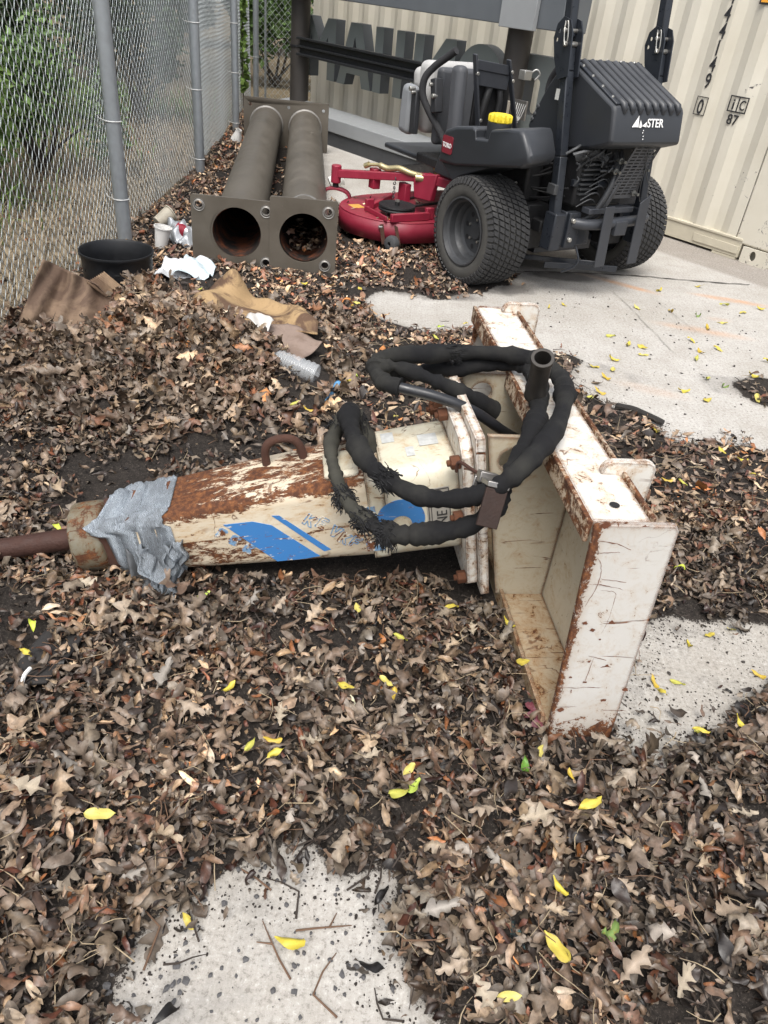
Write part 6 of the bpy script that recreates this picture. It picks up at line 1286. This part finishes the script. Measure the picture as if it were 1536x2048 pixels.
CL = [(1.372,4.199),(1.644,4.362),(1.179,3.865),(1.355,3.87),(1.702,4.082),(1.77,3.982),(1.896,4.076),(1.49,3.841),(1.599,3.783),(1.491,3.674),(0.958,3.41),(1.356,3.473),(1.022,3.32),(1.087,3.31),(1.075,3.227),(1.364,3.337),(1.317,3.245),(1.461,3.401),(0.921,3.122),(0.817,3.025),(0.896,3.016),(0.849,2.919),(1.305,3.03),(1.358,2.966),(1.158,2.871),(1.243,2.815),(1.455,2.855),(0.797,2.769),(0.753,2.7),(1.658,3.312),(1.523,3.104),(0.952,2.473)]
for i, (x, y, k) in enumerate(YL):
    on_conc = float(at_grid(SB, [x], [y])[0]) < .3; z = zat(x, y)+(.001 if on_conc else .034)
    if k == 4: drop(GRN[i % 2], 'green_leaf', x, y, z, .060, 'fresh green leaf at lower right near the wet black plastic sheet' if y < .8 else 'pale green leaf below the foot of the end cap', 'leaf')
    elif k == 3: drop(LIM[i % 2], 'lime_leaf', x, y, z, .042, 'lime green leaf lying on the brown litter', 'leaf', 'lime green fallen leaves')
    elif i == 2: drop(YEL[0], 'yellow_leaf', x, y, z, .058, 'long yellow leaf in the middle of the gravelly concrete at the bottom', 'leaf')
    elif i == 1: drop(YEL[1], 'yellow_leaf', x, y, z, .032, 'short yellow leaf at the left edge of the bottom concrete', 'leaf')
    elif i == 0: drop(YEL[2], 'yellow_leaf', x, y, z, .056, 'large yellow leaf alone on the litter at lower left', 'leaf')
    elif on_conc: drop(YEL[i % 6], 'yellow_leaf', x, y, z, .036, 'yellow leaf on bare concrete to the right of the breaker', 'leaf', 'yellow leaves on the concrete')
    else: drop(YEL[i % 6], 'yellow_leaf', x, y, z, .056 if k == 2 else (.026 if k == 5 else .038), 'small yellow leaf fallen on the brown litter', 'leaf', 'yellow leaves on the litter')
for i, (x, y) in enumerate(CL):
    gr = i in (7, 23); drop(GRN[i % 2] if gr else YEL[i % 6], 'green_leaf' if gr else 'yellow_leaf', x, y, zat(x, y)+.001, .055, 'small green leaf on the pale slab' if gr else 'yellow leaf lying on the pale slab behind the bracket', 'leaf', 'green leaves on the slab' if gr else 'yellow leaves on the slab')
OL = [(-0.13,1.048),(0.143,0.959),(0.028,0.897),(-0.237,1.059),(-0.212,1.269),(-0.281,1.266),(0.585,0.851),(0.152,1.023),(0.492,0.761),(0.359,0.764),(0.225,0.51),(0.212,0.595),(0.18,0.54),(0.156,0.62),(0.395,0.541),(0.503,0.611),(-0.608,0.856),(-0.624,0.831),(0.327,0.799),(0.314,0.759),(0.438,0.812),(-0.33,0.621),(-0.16,0.697),(-0.102,0.755),(0.611,0.739),(0.632,0.665),(0.527,0.548),(0.402,0.688),(0.453,0.561),(0.687,0.679),(0.753,0.821),(0.668,0.983),(0.344,0.633),(-0.526,1.071),(-0.663,1.288),(-0.961,1.759),(-1.112,1.899),(-0.804,1.97),(-0.957,2.363),(-0.344,1.837),(-0.875,1.623),(-0.736,1.954),(0.732,0.869),(-0.324,0.818),(-0.405,0.786),(-0.507,0.794),(-0.198,0.753),(-0.251,0.786),(-0.301,0.684),(-0.488,0.707),(-0.558,0.746),(0.279,0.897),(0.237,0.807),(0.666,0.903),(0.782,0.963),(0.661,0.82),(0.668,0.728),(-0.028,0.972),(-0.09,0.916),(0.051,0.845),(0.163,0.839),(0.25,0.714),(0.282,0.675),(0.199,0.726),(0.427,0.642),(0.469,0.688),(-0.157,0.966),(-0.25,0.894),(-0.334,0.954),(-0.404,1.021),(-0.101,1.137),(-0.014,1.15),(0.184,1.196),(0.248,1.09),(0.232,1.267),(0.096,1.138)]
for i, (x, y) in enumerate(OL): drop(OAK[i % 8], 'oak_leaf', x, y, zat(x, y)+.034, .040+.045*rg.random()**1.5, 'dry tan lobed oak leaf lying on top of the litter', 'leaf', 'dry oak leaves on the litter', .3)
drop(RED, 'red_leaf', .36, 1.045, .035, .075, 'dark red leaf against the foot of the end cap', 'leaf')
# sticks on the concrete at the bottom
for i, (x, y, a, l) in enumerate([(-.02, .60, .2, .09), (-.10, .64, 2.4, .09), (-.16, .67, 2.7, .10), (.03, .71, 1.2, .11), (.0, .74, 1.3, .12), (.06, .70, 1.5, .08), (-.09, .56, 2.2, .10), (-.06, .73, .9, .09), (.01, .52, 1.7, .09), (-.25, .60, 2.3, .12), (-.32, .56, 2.2, .14), (.09, .50, 2.4, .06), (.80, 1.12, .9, .10), (.84, 1.10, 2.2, .09), (.76, 1.06, 2.5, .08), (-.05, .76, .8, .10), (-.13, .73, .7, .15)]):
    d = Vector((math.cos(a), math.sin(a), 0)); p = Vector((x, y, zat(x, y)+.004)); m = MB(); c = rg.normal()*.016; nn = Vector((-d.y, d.x, 0))
    m.tube([p-d*l/2, p-d*l*.15+nn*c, p+d*l*.2+nn*c*.6, p+d*l/2], [.0019, .0017, .0014, .0008], 6)
    if i % 3 == 0: m.tube([p+d*l*.1+nn*c*.7, p+d*l*.25+nn*.022], [.0018, .0008], 5)
    tag(m.build('twig', tw_dark if i % 2 else tw_brown, None), 'thin bare twig lying on the concrete by the litter edge', 'twig', 'twigs on the concrete')
